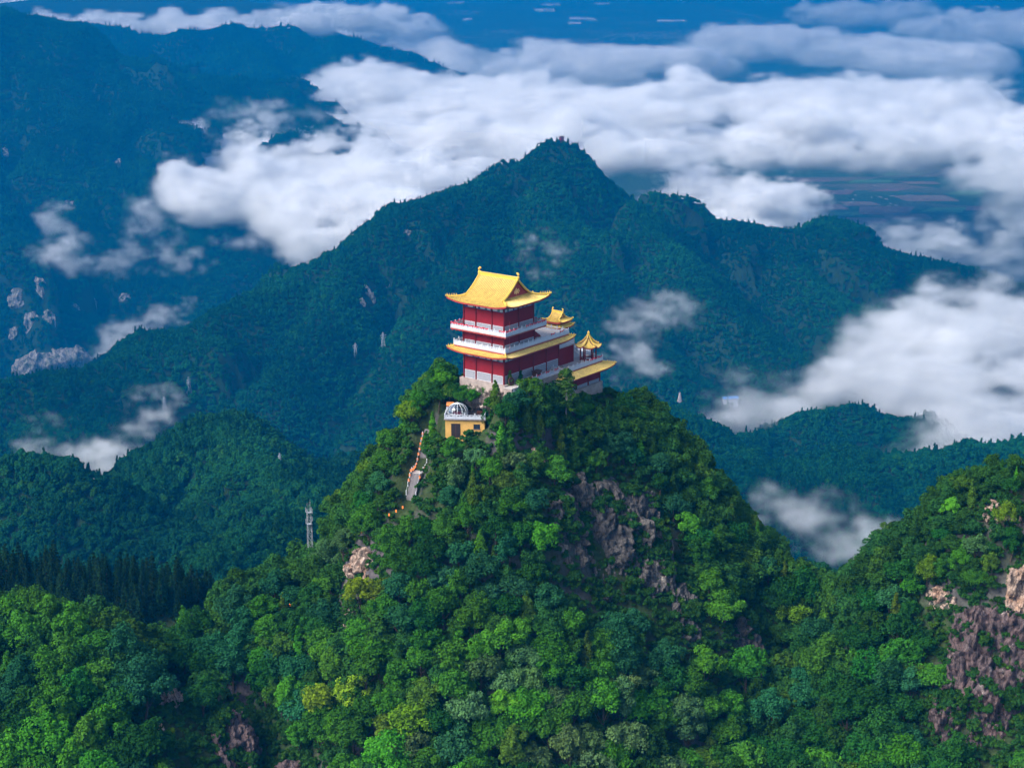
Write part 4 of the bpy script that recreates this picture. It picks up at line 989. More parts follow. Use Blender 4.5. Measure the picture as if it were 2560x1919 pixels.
def corner_up(d_corner, cl, up): return up*np.clip(1 - d_corner/cl, 0, 1)**2.2
def roof_side(L, W, mitre, z_out, rise, p, up, cl, inner_flat=0.0):
    """local side: along a in [0, L], in from the eave b in [0, W]; returns z(a, b)"""
    def z(a, b):
        t = np.clip(b/W, 0, 1.0)
        return z_out + rise*t**p + corner_up(np.minimum(a, L - a), cl, up)*(1 - t)**1.2
    return z
def tiled_skirt(parent, x0, x1, y0, y1, oi, zi, oo, zo, up=0.6, p=1.25, cl=5.0, pitch=0.5, sides=(0, 1, 2, 3), figures=True, name="eave_roof"):
    """a band of tiled roof round a rectangle; oi, oo inner and outer distance from the walls"""
    r = link(name, None, None, parent) if False else None
    W = oo - oi; ox0, ox1, oy0, oy1 = x0 - oo, x1 + oo, y0 - oo, y1 + oo
    S = {0: ((ox0, oy0), (1, 0), (0, 1), ox1 - ox0), 1: ((ox1, oy0), (0, 1), (-1, 0), oy1 - oy0), 2: ((ox1, oy1), (-1, 0), (0, -1), ox1 - ox0), 3: ((ox0, oy1), (0, -1), (1, 0), oy1 - oy0)}
    bed, rib, eav, sof = MB(), MB(), MB(), MB()
    for k in sides:
        (cx_, cy_), d, n_, L = S[k]; zf = roof_side(L, W, True, zo, zi - zo, p, up, cl)
        pt = lambda a, b, dz=0.0: (cx_ + d[0]*a + n_[0]*b, cy_ + d[1]*a + n_[1]*b, float(zf(a, b)) + dz)
        nb, na = 6, 28
        bed.surf([[pt(b + (L - 2*b)*i/na, b) for i in range(na + 1)] for b in np.linspace(0, W, nb)])
        sof.surf([[pt(b + (L - 2*b)*i/na, b, -0.32 - 0.25*b/W) for i in range(na + 1)] for b in np.linspace(0.05, W, 3)], True)
        eav.surf([[pt(L*i/na, 0.02, dz) for i in range(na + 1)] for dz in (-0.34, -0.04)], True)
        n = int(L/pitch)
        for i in range(n + 1):
            a = (L - n*pitch)/2 + i*pitch; bm = min(W, a, L - a)
            if bm < 0.15: continue
            bs = np.linspace(-0.06, bm, 5); h = 0.15; w = 0.15
            G = [[pt(a - w, max(b, 0), 0.0), pt(a - w*0.6, b, h*0.8), pt(a, b, h), pt(a + w*0.6, b, h*0.8), pt(a + w, max(b, 0), 0.0)] for b in bs]
            rib.surf(G); rib.add(G[0], [(0, 1, 2, 3, 4)])
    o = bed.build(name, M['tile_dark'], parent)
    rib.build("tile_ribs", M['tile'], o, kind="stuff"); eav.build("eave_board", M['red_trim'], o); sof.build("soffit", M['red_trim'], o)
    # hips
    for (hx_, hy_, sx, sy) in ((ox0, oy0, 1, 1), (ox1, oy0, -1, 1), (ox1, oy1, -1, -1), (ox0, oy1, 1, -1)):
        z = lambda b: zo + (zi - zo)*(b/W)**p + up*(1 - b/W)**1.2
        pts = [(hx_ + sx*b, hy_ + sy*b, z(max(b, 0)) + 0.2 + (0.12 if b < 0 else 0)) for b in (-0.15, 0.3, W*0.35, W*0.7, W)]
        MB().tube(pts, [0.13, 0.17, 0.19, 0.2, 0.2], 6).build("hip_ridge", M['ridge_tile'], o)
        if figures:
            for q in (0.3, 0.75, 1.2, 1.65):
                if q < W: MB().lathe([(0.11, 0), (0.13, 0.16), (0.06, 0.28), (0.09, 0.36), (0.03, 0.46)], (0, 0, 0), 6).build("roof_figure", M['ridge_tile'], o, (hx_ + sx*q, hy_ + sy*q, z(q) + 0.34))
    return o
POST = {}
def balustrade(parent, pts, z, spacing=1.9, closed=False, h=1.15, dz=None, ribbons=None):
    """marble posts with carved slabs between; pts plan corners, dz optional level per corner"""
    if 'p' not in POST:
        POST['p'] = MB().box(-0.13, 0.13, -0.13, 0.13, 0, 1.2).lathe([(0.15, 1.2), (0.16, 1.28), (0.1, 1.34), (0.14, 1.46), (0.11, 1.58), (0.02, 1.64)], (0, 0, 0), 8).mesh("post", M['marble'])
    P_ = list(pts) + ([pts[0]] if closed else []); D_ = list(dz or [0]*len(P_)) + ([dz[0]] if closed and dz else [])
    if len(D_) < len(P_): D_ += [0]*(len(P_) - len(D_))
    for i in range(len(P_) - 1):
        a, b = np.array(P_[i], float), np.array(P_[i + 1], float); L = np.linalg.norm(b - a); n = max(1, int(round(L/spacing))); u = (b - a)/L; st = L/n
        ang = math.atan2(u[1], u[0]); sl = (D_[i + 1] - D_[i])/L
        key = (round(st, 3), round(sl, 3))
        if key not in POST:
            w = st - 0.26; m = MB()
            sh = lambda x, zz: zz + sl*x
            def slab(x0, x1, y, z0, z1):
                m.add([(x, yy, sh(x, zz)) for zz in (z0, z1) for yy in (-y, y) for x in (x0, x1)], [(0, 2, 3, 1), (4, 5, 7, 6), (0, 1, 5, 4), (2, 6, 7, 3), (0, 4, 6, 2), (1, 3, 7, 5)])
            slab(0.13, 0.13 + w, 0.07, 0.04, 0.72); slab(0.13, 0.13 + w, 0.08, 0.98, 1.12)
            for q in (0.12, 0.5, 0.88): slab(0.13 + w*q - 0.12, 0.13 + w*q + 0.12, 0.06, 0.72, 0.98)
            slab(0.25, 0.01 + w, 0.09, 0.2, 0.56)
            POST[key] = m.mesh("balustrade_panel", M['marble'])
        for k in range(n + (0 if (closed or i < len(P_) - 2) else 1)):
            q = a + u*st*k; o = link("post", POST['p'], None, parent); o.location = (q[0], q[1], z + D_[i] + sl*st*k)
        for k in range(n):
            q = a + u*st*k; o = link("balustrade_panel", POST[key], None, parent); o.location = (q[0], q[1], z + D_[i] + sl*st*k); o.rotation_euler = (0, 0, ang)
            if ribbons and ribbons(i, k, n):
                c = [(st*t_, -0.02, 1.42 - 0.34*math.sin(math.pi*t_) + 0.04*math.sin(9*t_ + k)) for t_ in np.linspace(0.0, 1, 9)]
                rb = MB().tube(c, [0.05, .07, .09, .1, .1, .1, .09, .07, .05], 5, 1.5).tube([(0, -0.16, 1.5), (0.02, -0.2, 1.1), (0, -0.19, 0.8)], [0.13, 0.1, 0.05], 5)
                rb.build("red_ribbon", M['cloth'], parent, o.location).rotation_euler = (0, 0, ang)
def painted_frieze(parent, x0, x1, y0, y1, z0, z1, sides="xy", seed=0):
    """the painted beam under the eaves, panel by panel"""
    r_ = np.random.default_rng(seed)
    MB().box(x0 - 0.08, x1 + 0.08, y0 - 0.08, y1 + 0.08, z0, z1).build("painted_beam", M['blue'], parent)
    for ax, L in (("x", x1 - x0), ("y", y1 - y0)):
        a = 0.35; k = 0
        while a < L - 0.7:
            w = [0.9, 0.45, 1.5, 0.45][k % 4]*(0.9 + 0.25*r_.random()); mt = ['white_p', 'green_p', 'white_p', 'blue'][k % 4]
            if mt != 'blue' and a + w < L - 0.2:
                if ax == "x": MB().box(x0 + a, x0 + a + w, y0 - 0.11, y0 - 0.079, z0 + 0.16, z1 - 0.12).build("beam_panel", M[mt], parent)
                else: MB().box(x0 - 0.11, x0 - 0.079, y0 + a, y0 + a + w, z0 + 0.16, z1 - 0.12).build("beam_panel", M[mt], parent)
            a += w + 0.16; k += 1
def storey(parent, x1, y1, z0, z1, ph, xd, yd, name):
    """a red storey with pillars and stone dado panels on the two near faces"""
    MB().box(0, x1, 0, y1, z0, z1).build(name, M['red_wall'], parent)
    for x in xd: MB().lathe([(0.24, 0), (0.24, z1 - z0)], (0, 0, 0), 10).build("pillar", M['pillar'], parent, (x, -0.02, z0))
    for y in yd: MB().lathe([(0.24, 0), (0.24, z1 - z0)], (0, 0, 0), 10).build("pillar", M['pillar'], parent, (-0.02, y, z0))
    for A, ax in ((xd, 0), (yd, 1)):
        for a, b in zip(A[:-1], A[1:]):
            for (g0, g1, h0, h1, pr, mt, nm) in ((0.30, 0.30, 0.0, ph, 0.06, 'marble', "panel_border"), (0.40, 0.40, 0.1, ph - 0.1, 0.085, 'stone', "stone_panel")):
                m = MB()
                if ax == 0: m.box(a + g0, b - g1, -pr, -0.005, z0 + h0, z0 + h1)
                else: m.box(-pr, -0.005, a + g0, b - g1, z0 + h0, z0 + h1)
                m.build(nm, M[mt], parent)
    return

# ------------------------------------------------------------------ the temple hall
hall = empty("temple_hall", TL(0, 0), R(52.5))
tag(hall, "three-storey red temple hall with yellow tiled roofs on the summit", "temple")
ZF2, ZF3, EV, RZ = 9.0, 13.6, 20.9, 26.6
MB().box(-0.9, 24.9, -0.9, 14.1, -6.0, 0.0).build("plinth", M['granite'], hall)
MB().box(-1.2, 20.0, -3.4, -0.9, -6.0, -0.5).build("retaining_wall", M['granite'], hall)
MB().box(-1.3, 20.1, -3.5, -0.9, -0.5, -0.35).build("side_walk", M['paving'], hall)
storey(hall, 24.0, 13.2, 0.0, 8.75, 2.2, [0, 6.6, 12.6, 18.4, 24.0], [0, 3.9, 9.2, 13.2], "lower_wall")
painted_frieze(hall, 0, 24, 0, 13.2, 5.85, 6.75, seed=1)
tiled_skirt(hall, 0, 24, 0, 13.2, 1.6, 8.72, 3.2, 7.55, 0.75, 1.15, 6.0, name="lower_eave_roof")
MB().box(-2.0, 26.0, -2.0, 15.2, 8.55, 9.0).build("terrace_slab", M['red_trim'], hall)
MB().box(-2.03, 26.03, -2.03, 15.23, 8.88, 9.02).build("terrace_paving", M['paving'], hall)
balustrade(hall, [(-1.85, -1.85), (25.85, -1.85), (25.85, 15.05), (-1.85, 15.05)], 9.02, 1.95, True, ribbons=lambda i, k, n: (i == 0 and (k > 8 and k % 2 == 0)))
storey(hall, 13.0, 13.4, 9.02, 13.12, 1.35, [0, 6.4, 13.0], [0, 3.9, 9.3, 13.4], "middle_wall")
MB().add([(13, 2, 13.1), (13, 4.2, 13.1), (13.0, 4.2, 9.02), (13.0, 2, 9.02), (18.5, 2, 9.3), (18.5, 4.2, 9.3), (18.5, 4.2, 9.02), (18.5, 2, 9.02)],
         [(0, 1, 5, 4), (0, 4, 7, 3), (1, 2, 6, 5), (4, 5, 6, 7), (0, 3, 2, 1), (3, 7, 6, 2)]).build("stair_hood", M['red_wall'], hall)
MB().box(-2.5, 15.1, -2.5, 15.7, 13.1, 13.5).build("balcony_slab", M['red_trim'], hall)
MB().box(-2.53, 15.13, -2.53, 15.73, 13.42, 13.6).build("balcony_paving", M['paving'], hall)
for i in range(16):
    MB().box(-2.3, 0, -0.09, 0.09, -0.3, 0).build("bracket", M['red_trim'], hall, (0, -2.0 + i*1.15, 13.1))
balustrade(hall, [(-2.35, -2.35), (14.95, -2.35), (14.95, 15.55), (-2.35, 15.55)], 13.6, 1.75, True, ribbons=lambda i, k, n: (i == 0 and (k < 3 or k > 4)) or (i == 3 and k < 7) or (i == 3 and k > 8) or i in (1, 2))
storey(hall, 12.6, 13.2, 13.6, 21.2, 1.75, [0, 6.2, 12.6], [0, 3.9, 9.2, 13.2], "upper_wall")
painted_frieze(hall, 0, 12.6, 0, 13.2, 19.0, 19.95, seed=2)
MB().box(-0.02, 0.02, -0.02, 0.02, 0, 8.0).build("flag_pole", M['red_trim'], hall, (-0.6, -2.3, 9.2))

def hip_gable_roof(parent, x1, y1, oo, ze, rise, g, p, pitch, up, cl, name="main_roof", verge=0.45, fin=1.6, rr=0.24, figures=5):
    """hip-and-gable roof, ridge along y, gables facing +-y; g = eave to gable distance"""
    W = x1/2 + oo; cxr = x1/2
    zf = lambda b: ze + rise*np.clip(b/W, 0, 1)**p
    ya, yb, xa, xb = -oo, y1 + oo, -oo, x1 + oo
    def cu_(a, L, b): return float(corner_up(np.minimum(a, L - a), cl, up))*max(0.0, 1 - b/g)**1.2
    bed, rib, eav, sof = MB(), MB(), MB(), MB()
    Ly, Lx = yb - ya, xb - xa; na = 30
    def strip(G):
        rib.surf(G); rib.add(G[0], [(0, 1, 2, 3, 4)])
    for sgn in (0, 1):                                           # long slopes
        X = (lambda b: xa + b) if sgn == 0 else (lambda b: xb - b)
        pt = lambda a, b, dz=0.0: (X(b), ya + a, float(zf(b)) + cu_(a, Ly, b) + dz)
        lim = lambda b: b if b <= g else g - verge
        bs = list(np.linspace(0, g, 7)); G = [[pt(lim(b) + (Ly - 2*lim(b))*i/na, b) for i in range(na + 1)] for b in bs]
        bed.surf(G, sgn == 0)
        bs2 = list(np.linspace(g, W, 9)); G = [[pt(g - verge + (Ly - 2*(g - verge))*i/na, b) for i in range(na + 1)] for b in bs2]
        bed.surf(G, sgn == 0)
        sof.surf([[pt(b + (Ly - 2*b)*i/na, b, -0.34) for i in range(na + 1)] for b in np.linspace(0.05, oo, 3)], sgn == 1)
        eav.surf([[pt(Ly*i/na, 0.02, dz) for i in range(na + 1)] for dz in (-0.42, -0.04)], sgn == 1)
        n = int(Ly/pitch)
        for i in range(n + 1):
            a = (Ly - n*pitch)/2 + i*pitch; ed = min(a, Ly - a); bm = W - 0.1 if ed > g - verge + 0.2 else min(g, ed)
            if bm < 0.15: continue
            bb = np.concatenate([[-0.07], np.linspace(0.2, bm, 13 if bm > g else 6)]); w, h = pitch*0.3, 0.17
            strip([[pt(a - w, max(b, 0)), pt(a - w*0.6, max(b, 0), h*0.8), pt(a, max(b, 0), h), pt(a + w*0.6, max(b, 0), h*0.8), pt(a + w, max(b, 0))] for b in bb])
    for sgn in (0, 1):                                           # skirts under the gables
        Yf = (lambda b: ya + b) if sgn == 0 else (lambda b: yb - b)
        pt = lambda a, b, dz=0.0: (xa + a, Yf(b), float(zf(b)) + cu_(a, Lx, b) + dz)
        bed.surf([[pt(b + (Lx - 2*b)*i/na, b) for i in range(na + 1)] for b in np.linspace(0, g, 7)], sgn == 1)
        sof.surf([[pt(b + (Lx - 2*b)*i/na, b, -0.34) for i in range(na + 1)] for b in np.linspace(0.05, oo, 3)], sgn == 0)
        eav.surf([[pt(Lx*i/na, 0.02, dz) for i in range(na + 1)] for dz in (-0.42, -0.04)], sgn == 0)
        n = int(Lx/pitch)
        for i in range(n + 1):
            a = (Lx - n*pitch)/2 + i*pitch; bm = min(g, a, Lx - a)
            if bm < 0.15: continue
            w, h = pitch*0.3, 0.17
            strip([[pt(a - w, b), pt(a - w*0.6, b, h*0.8), pt(a, b, h), pt(a + w*0.6, b, h*0.8), pt(a + w, b)] for b in np.linspace(0.0, bm, 6)])
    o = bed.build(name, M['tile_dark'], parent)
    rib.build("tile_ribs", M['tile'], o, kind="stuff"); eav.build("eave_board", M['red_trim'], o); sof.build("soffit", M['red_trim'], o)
    # gables
    for sgn in (0, 1):
        y = ya + g + 0.02 if sgn == 0 else yb - g - 0.02; q = -0.05 if sgn == 0 else 0.05
        bs = np.linspace(g, W, 10); prof = [(xa + b, float(zf(b)) - 0.1) for b in bs] + [(xb - b, float(zf(b)) - 0.1) for b in bs[::-1][1:]]
        m = MB(); V = [(x, y, z) for x, z in prof] + [(x, y - q*4, z) for x, z in prof]; n = len(prof)
        m.add(V, [tuple(range(n)), tuple(range(2*n - 1, n - 1, -1))]); ga = m.build("gable", M['red_trim'], o)
        zb = float(zf(g)); hgt = float(zf(W)) - zb; m = MB()          # gilded relief
        for k in range(18):
            a = 6.28*k/18*2.4; rr_ = 0.06 + 0.028*k; xx = cxr + rr_*hgt*0.55*math.cos(a); zz = zb + hgt*0.30 + rr_*hgt*0.30*math.sin(a)
            m.lathe([(0.09*hgt/3, 0), (0.16*hgt/3, 0.03), (0.05*hgt/3, 0.08)], (0, 0, 0), 7)
            m.v[-21:] = [(xx + vx, y + (q*1.2 if sgn == 0 else q*1.2) - math.copysign(vz, -q), zz + vy) for (vx, vy, vz) in m.v[-21:]]
        m.build("gable_ornament", M['gold'], o)
        yv = ya + g - verge if sgn == 0 else yb - g + verge              # ridges down the verges, then out along the hips
        for s2 in (0, 1):
            Xf = (lambda b: xa + b) if s2 == 0 else (lambda b: xb - b)
            pts = [(Xf(b), yv, float(zf(b)) + rr*0.9) for b in np.linspace(W, g*0.8, 9)]
            MB().tube(pts, rr, 6, 1.3).build("verge_ridge", M['ridge_tile'], o)
            e_ = MB().tube([(Xf(g*0.85), yv, float(zf(g*.85)) + rr), (Xf(g*0.75), yv, float(zf(g*.75)) + rr*3.2), (Xf(g*0.68), yv, float(zf(g*.7)) + rr*2.2)], [rr*1.1, rr, rr*0.5], 6); e_.build("ridge_beast", M['ridge_tile'], o)
            Yd = (lambda b: ya + b) if sgn == 0 else (lambda b: yb - b)
            zh = lambda b: float(zf(b)) + up*max(0, 1 - b/g)**1.2
            MB().tube([(Xf(b), Yd(b), zh(max(b, 0)) + rr*0.9 + (0.18 if b < 0 else 0)) for b in (-0.2, 0.3, g*0.3, g*0.6, g*0.9)], rr*0.85, 6, 1.25).build("hip_ridge", M['ridge_tile'], o)
            for k in range(figures):
                b = 0.15 + k*0.42*g/4.0
                MB().lathe([(rr*.5, 0), (rr*.6, rr*.8), (rr*.28, rr*1.3), (rr*.42, rr*1.7), (rr*.1, rr*2.2)], (0, 0, 0), 6).build("roof_figure", M['ridge_tile'], o, (Xf(b), Yd(b), zh(b) + rr*1.8))
    zt = float(zf(W)); y0_, y1_ = ya + g - verge, yb - g + verge
    MB().box(cxr - rr, cxr + rr, y0_, y1_, zt - 0.15, zt + rr*2.4).box(cxr - rr*1.4, cxr + rr*1.4, y0_, y1_, zt + rr*2.4, zt + rr*3.0).build("roof_ridge", M['ridge_tile'], o)
    for sgn, y in ((1, y0_), (-1, y1_)):                          # dragon-tail finials curling inwards
        pts = [(cxr, y, zt), (cxr, y - sgn*fin*0.10, zt + fin*0.45), (cxr, y - sgn*fin*0.16, zt + fin*0.85), (cxr, y + sgn*fin*0.02, zt + fin*1.12), (cxr, y + sgn*fin*0.2, zt + fin*1.1), (cxr, y + sgn*fin*0.22, zt + fin*0.95)]
        MB().tube(pts, [fin*.24, fin*.26, fin*.2, fin*.15, fin*.1, fin*.05], 8).tube([(cxr, y, zt + fin*.3), (cxr, y + sgn*fin*.35, zt + fin*.45)], [fin*.2, fin*.1], 6).build("ridge_finial", M['ridge_tile'], o)
    return o
hip_gable_roof(hall, 12.6, 13.2, 3.2, EV, RZ - EV, 4.0, 1.75, 0.52, 0.85, 6.0)

# ------------------------------------------------------------------ annex with its platform, steps and pavilions
annex = empty("temple_annex", TL(21.0, -4.05, -6.4), R(52.5))
tag(annex, "low red annex with a yellow eave and marble-railed platform right of the hall", "temple annex")
# in this part x, y run from the annex corner, z from its foot
ax1, ay1 = 16.7, 7.2
MB().box(-0.6, ax1 + 0.6, -0.6, ay1, -4.0, 0.0).build("footing", M['granite'], annex)
MB().box(0, ax1, 0, ay1, 0.0, 5.6).build("wall", M['red_wall'], annex)
for x in (0.0, 5.6, 11.2, ax1): MB().lathe([(0.22, 0), (0.22, 5.2)], (0, 0, 0), 10).build("pillar", M['pillar'], annex, (x, -0.02, 0))
for x in (0.3, 5.9, 11.5): MB().box(x, x + 4.9, -0.07, -0.005, 0.0, 0.9).build("stone_panel", M['stone'], annex)
painted_frieze(annex, 0, ax1, 0, ay1, 2.6, 3.4, seed=3)
tiled_skirt(annex, 0, ax1, 0, ay1, 0.4, 5.55, 3.2, 4.25, 0.7, 1.2, 5.0, sides=(0, 1, 3), name="eave_roof")
MB().box(-0.65, ax1 + 0.65, -0.65, ay1, 5.5, 5.9).build("platform_slab", M['red_trim'], annex)
MB().box(-0.68, ax1 + 0.68, -0.68, ay1 + 0.02, 5.82, 5.95).build("platform_paving", M['paving'], annex)
balustrade(annex, [(-0.5, ay1 - 0.2), (-0.5, -0.5), (ax1 + 0.5, -0.5), (ax1 + 0.5, 4.0)], 5.95, 1.9, ribbons=lambda i, k, n: i > 0 and k > 5)
MB().box(4.5, 11.2, 4.9, 12.1, -3.0, 10.9).build("upper_block", M['red_wall'], annex)
MB().box(4.3, 11.4, 4.7, 12.3, 10.75, 10.95).build("block_paving", M['paving'], annex)
MB().box(11.2, 22.0, 5.2, 12.1, -3.0, 5.9).build("rear_platform", M['paving'], annex)
for k in range(16):
    MB().box(0, 0.375*(16 - k), 0, 2.7, 0, 0.3125).build("step", M['marble'], annex, (11.2, 7.0, 5.9 + 0.3125*k))
for y in (6.85, 9.85): balustrade(annex, [(11.2, y), (17.4, y)], 5.95, 2.0, dz=[5.0, 0.0])
balustrade(annex, [(17.4, 6.85), (21.8, 6.0), (21.8, 11.9)], 5.95, 1.9)
balustrade(annex, [(4.5, 4.9), (11.2, 4.9), (11.2, 6.85)], 10.95, 1.9)

pav = empty("six_sided_pavilion", TL(34.9, -2.1, -0.45), R(52.5))
tag(pav, "small six-sided open pavilion with pointed yellow roof on the right platform", "pavilion")
MB().lathe([(2.7, 0), (2.7, 0.2)], (0, 0, 0), 6).build("floor", M['paving'], pav)
hexr = 2.15
for k in range(6):
    a = math.pi/3*k + 0.2; MB().lathe([(0.21, 0), (0.19, 4.3)], (0, 0, 0), 10).build("column", M['pillar'], pav, (hexr*math.cos(a), hexr*math.sin(a), 0.2))
    b = a + math.pi/3; p0, p1 = (hexr*math.cos(a), hexr*math.sin(a)), (hexr*math.cos(b), hexr*math.sin(b))
    MB().tube([(*p0, 4.2), (*p1, 4.2)], 0.16, 4, 1.8).build("lintel", M['blue'], pav)
    MB().tube([(*p0, 0.75), (*p1, 0.75)], 0.09, 4, 2.2).build("bench_rail", M['pillar'], pav)
ro = None
bed, rib, eav = MB(), MB(), MB(); RR = 3.75; Zr = lambda t, c: 4.25 + 3.1*t**1.9 + 0.75*c*(1 - t)**1.5   # t from eave to apex
for k in range(6):
    a0, a1 = math.pi/3*k + 0.2, math.pi/3*(k + 1) + 0.2
    def pt(s_, t_, dz=0.0):
        q0 = np.array([math.cos(a0), math.sin(a0)]); q1 = np.array([math.cos(a1), math.sin(a1)]); q = (q0*(1 - s_) + q1*s_)*RR*(1 - t_*0.97)
        return (q[0], q[1], Zr(t_, abs(2*s_ - 1)**2.5) + dz)
    bed.surf([[pt(i/8, t_) for i in range(9)] for t_ in np.linspace(0, 1, 9)]); eav.surf([[pt(i/8, 0.01, dz) for i in range(9)] for dz in (-0.3, -0.02)])
    for i in range(1, 11):
        s0 = i/11.0; w = 0.03; tm = 1 - abs(2*s0 - 1); tm = 0.25 + 0.72*tm
        rib.surf([[pt(s0 - w/(1 - t_*0.9), t_), pt(s0, t_, 0.12), pt(s0 + w/(1 - t_*0.9), t_)] for t_ in np.linspace(0, tm*0.85, 7)])
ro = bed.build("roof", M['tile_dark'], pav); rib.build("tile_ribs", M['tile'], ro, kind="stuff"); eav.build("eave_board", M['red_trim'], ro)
for k in range(6):
    a = math.pi/3*k + 0.2
    MB().tube([(RR*(1 - .97*t_)*math.cos(a), RR*(1 - .97*t_)*math.sin(a), Zr(t_, 1.0) + 0.16) for t_ in np.linspace(-0.03, 1, 9)], 0.15, 6, 1.3).build("hip_ridge", M['ridge_tile'], ro)
MB().lathe([(0.42, 0), (0.45, 0.25), (0.22, 0.4), (0.34, 0.65), (0.34, 0.9), (0.16, 1.1), (0.04, 1.3)], (0, 0, 7.2), 10).build("finial", M['ridge_tile'], ro)

twr = empty("two_tier_pavilion", TL(27.0, 2.0, 6.6), R(52.5))
tag(twr, "small square pavilion with two stacked yellow roofs behind the terrace", "pavilion")
pw = 3.9
MB().box(-0.6, pw + 0.6, -0.6, pw + 0.6, -2.1, 0.15).build("podium", M['red_wall'], twr)
for x in (0, pw):
    for y in (0, pw): MB().lathe([(0.2, 0), (0.18, 3.1)], (0, 0, 0), 10).build("column", M['pillar'], twr, (x, y, 0.1))
MB().box(0.25, pw - 0.25, 0.25, pw - 0.25, 0.2, 3.1).build("core_wall", M['red_wall'], twr)
painted_frieze(twr, 0, pw, 0, pw, 2.5, 3.0, seed=5)
tiled_skirt(twr, 0.3, pw - 0.3, 0.3, pw - 0.3, 0.0, 3.9, 1.55, 3.1, 0.35, 1.2, 2.0, 0.3, figures=False, name="lower_roof")
MB().box(0.3, pw - 0.3, 0.3, pw - 0.3, 3.2, 4.7).build("upper_wall", M['gold'], twr)
sub = empty("upper_roof_base", (0, 0, 0)); sub.parent = twr; sub.location = (0.3, 0.3, 0)
hip_gable_roof(sub, pw - 0.6, pw - 0.6, 1.25, 4.65, 2.2, 1.45, 1.6, 0.3, 0.35, 2.0, "upper_roof", 0.2, 1.0, 0.15, 0)
for ch in list(sub.children): ch.parent = twr; ch.location = (0.3, 0.3, 0)
bpy.data.objects.remove(sub)

# things by the hall's right wall
shed = empty("shed", TL(10.2, -2.9, -0.35), R(52.5)); tag(shed, "small brown wooden shed on the walk beside the hall", "shed")
MB().box(0, 2.2, 0, 1.5, 0, 2.0).build("wall", M['brown'], shed); MB().box(-0.15, 2.35, -0.2, 1.6, 2.0, 2.16).build("roof", M['brown'], shed); MB().box(0.7, 1.5, -0.05, -0.005, 0.1, 1.7).build("door", M['dark'], shed)
bd = MB().lathe([(1.15, 0), (1.15, 0.12)], (0, 0, 0), 20).build("round_board", M['brown'], None); bd.location = TL(1.6, -1.1, 0.78); bd.rotation_euler = (R(80), 0, R(52.5))
tag(bd, "round brown board leaning against the near corner of the hall", "board")
rail = empty("walk_railing", TL(0, 0, -0.35), R(52.5)); tag(rail, "white marble railing climbing along the walk beside the hall", "railing")
balustrade(rail, [(-2.6, -3.6), (4.0, -3.25), (19.6, -3.25)], 0.0, 1.9, dz=[-2.6, 0.0, 0.0], ribbons=lambda i, k, n: i > 0 and k % 2)
for i in range(9):
    pass
st = empty("corner_steps", TL(-2.6, -3.2, -3.0), R(52.5)); tag(st, "pale stone steps at the near corner of the hall", "steps")
for k in range(9): MB().box(0, 0.3*(9 - k), 0, 2.2, 0, 0.3).build("step", M['granite'], st, (0.3*k, 0, 0.3*k - 0.35))
# a bank of bare granite below the left face
for k, (x, y, z, W_, H_, lab) in enumerate([(-1.7, 9.5, -3.9, 5.2, 3.6, "bare pale rock bank below the far half of the hall's left face"), (-1.9, 2.6, -4.4, 4.6, 4.0, "bare pinkish rock bank below the hall's near corner")]):
    rock_face("rock_bank", 0, 0, 60, 45, M['rock_pale'], 91 + k, 0.45, 1.5, lab, 0.0, cat="rock", at=TL(x, y, z), size=(W_, H_), yaw=math.atan2(-X_T[0], X_T[1]))
# ------------------------------------------------------------------ the yellow cottage with its terrace and glass dome
M['yellow'] = plain_mat("yellow_render", (0.62, 0.36, 0.10), 0.85, 0.12, 0.8)
M['coping'] = plain_mat("weathered_coping", (0.18, 0.15, 0.14), 0.9, 0.5, 2.0)
M['alu'] = plain_mat("white_frame", (0.65, 0.68, 0.72), 0.4, 0.08, 2.0)
M['steel'] = plain_mat("galvanised_steel", (0.32, 0.35, 0.38), 0.5, 0.15, 2.0)
M['deck'] = plain_mat("dark_deck", (0.06, 0.05, 0.06), 0.7, 0.3, 1.5)
M['orange'] = plain_mat("orange_awning", (0.60, 0.22, 0.06), 0.8, 0.2, 2.0)
M['maroon'] = plain_mat("maroon_cloth", (0.18, 0.03, 0.05), 0.8, 0.2, 2.0)
t = NT("dome_glass"); g1 = t.n("ShaderNodeBsdfGlossy"); g1.inputs["Roughness"].default_value = 0.08; g1.inputs[0].default_value = (0.8, 0.88, 0.95, 1)
g2 = t.n("ShaderNodeBsdfTransparent"); g2.inputs[0].default_value = (0.72, 0.80, 0.86, 1); lw = t.n("ShaderNodeLayerWeight"); lw.inputs[0].default_value = 0.45
mx = t.n("ShaderNodeMixShader"); t.l(lw.outputs["Facing"], mx.inputs[0]); t.l(g2.outputs[0], mx.inputs[1]); t.l(g1.outputs[0], mx.inputs[2]); t.l(mx.outputs[0], t.out.inputs[0]); M['glass'] = t.m
t = NT("window_glass"); M['pane'] = t.bsdf((0.02, 0.03, 0.045), 0.1, 0.5)

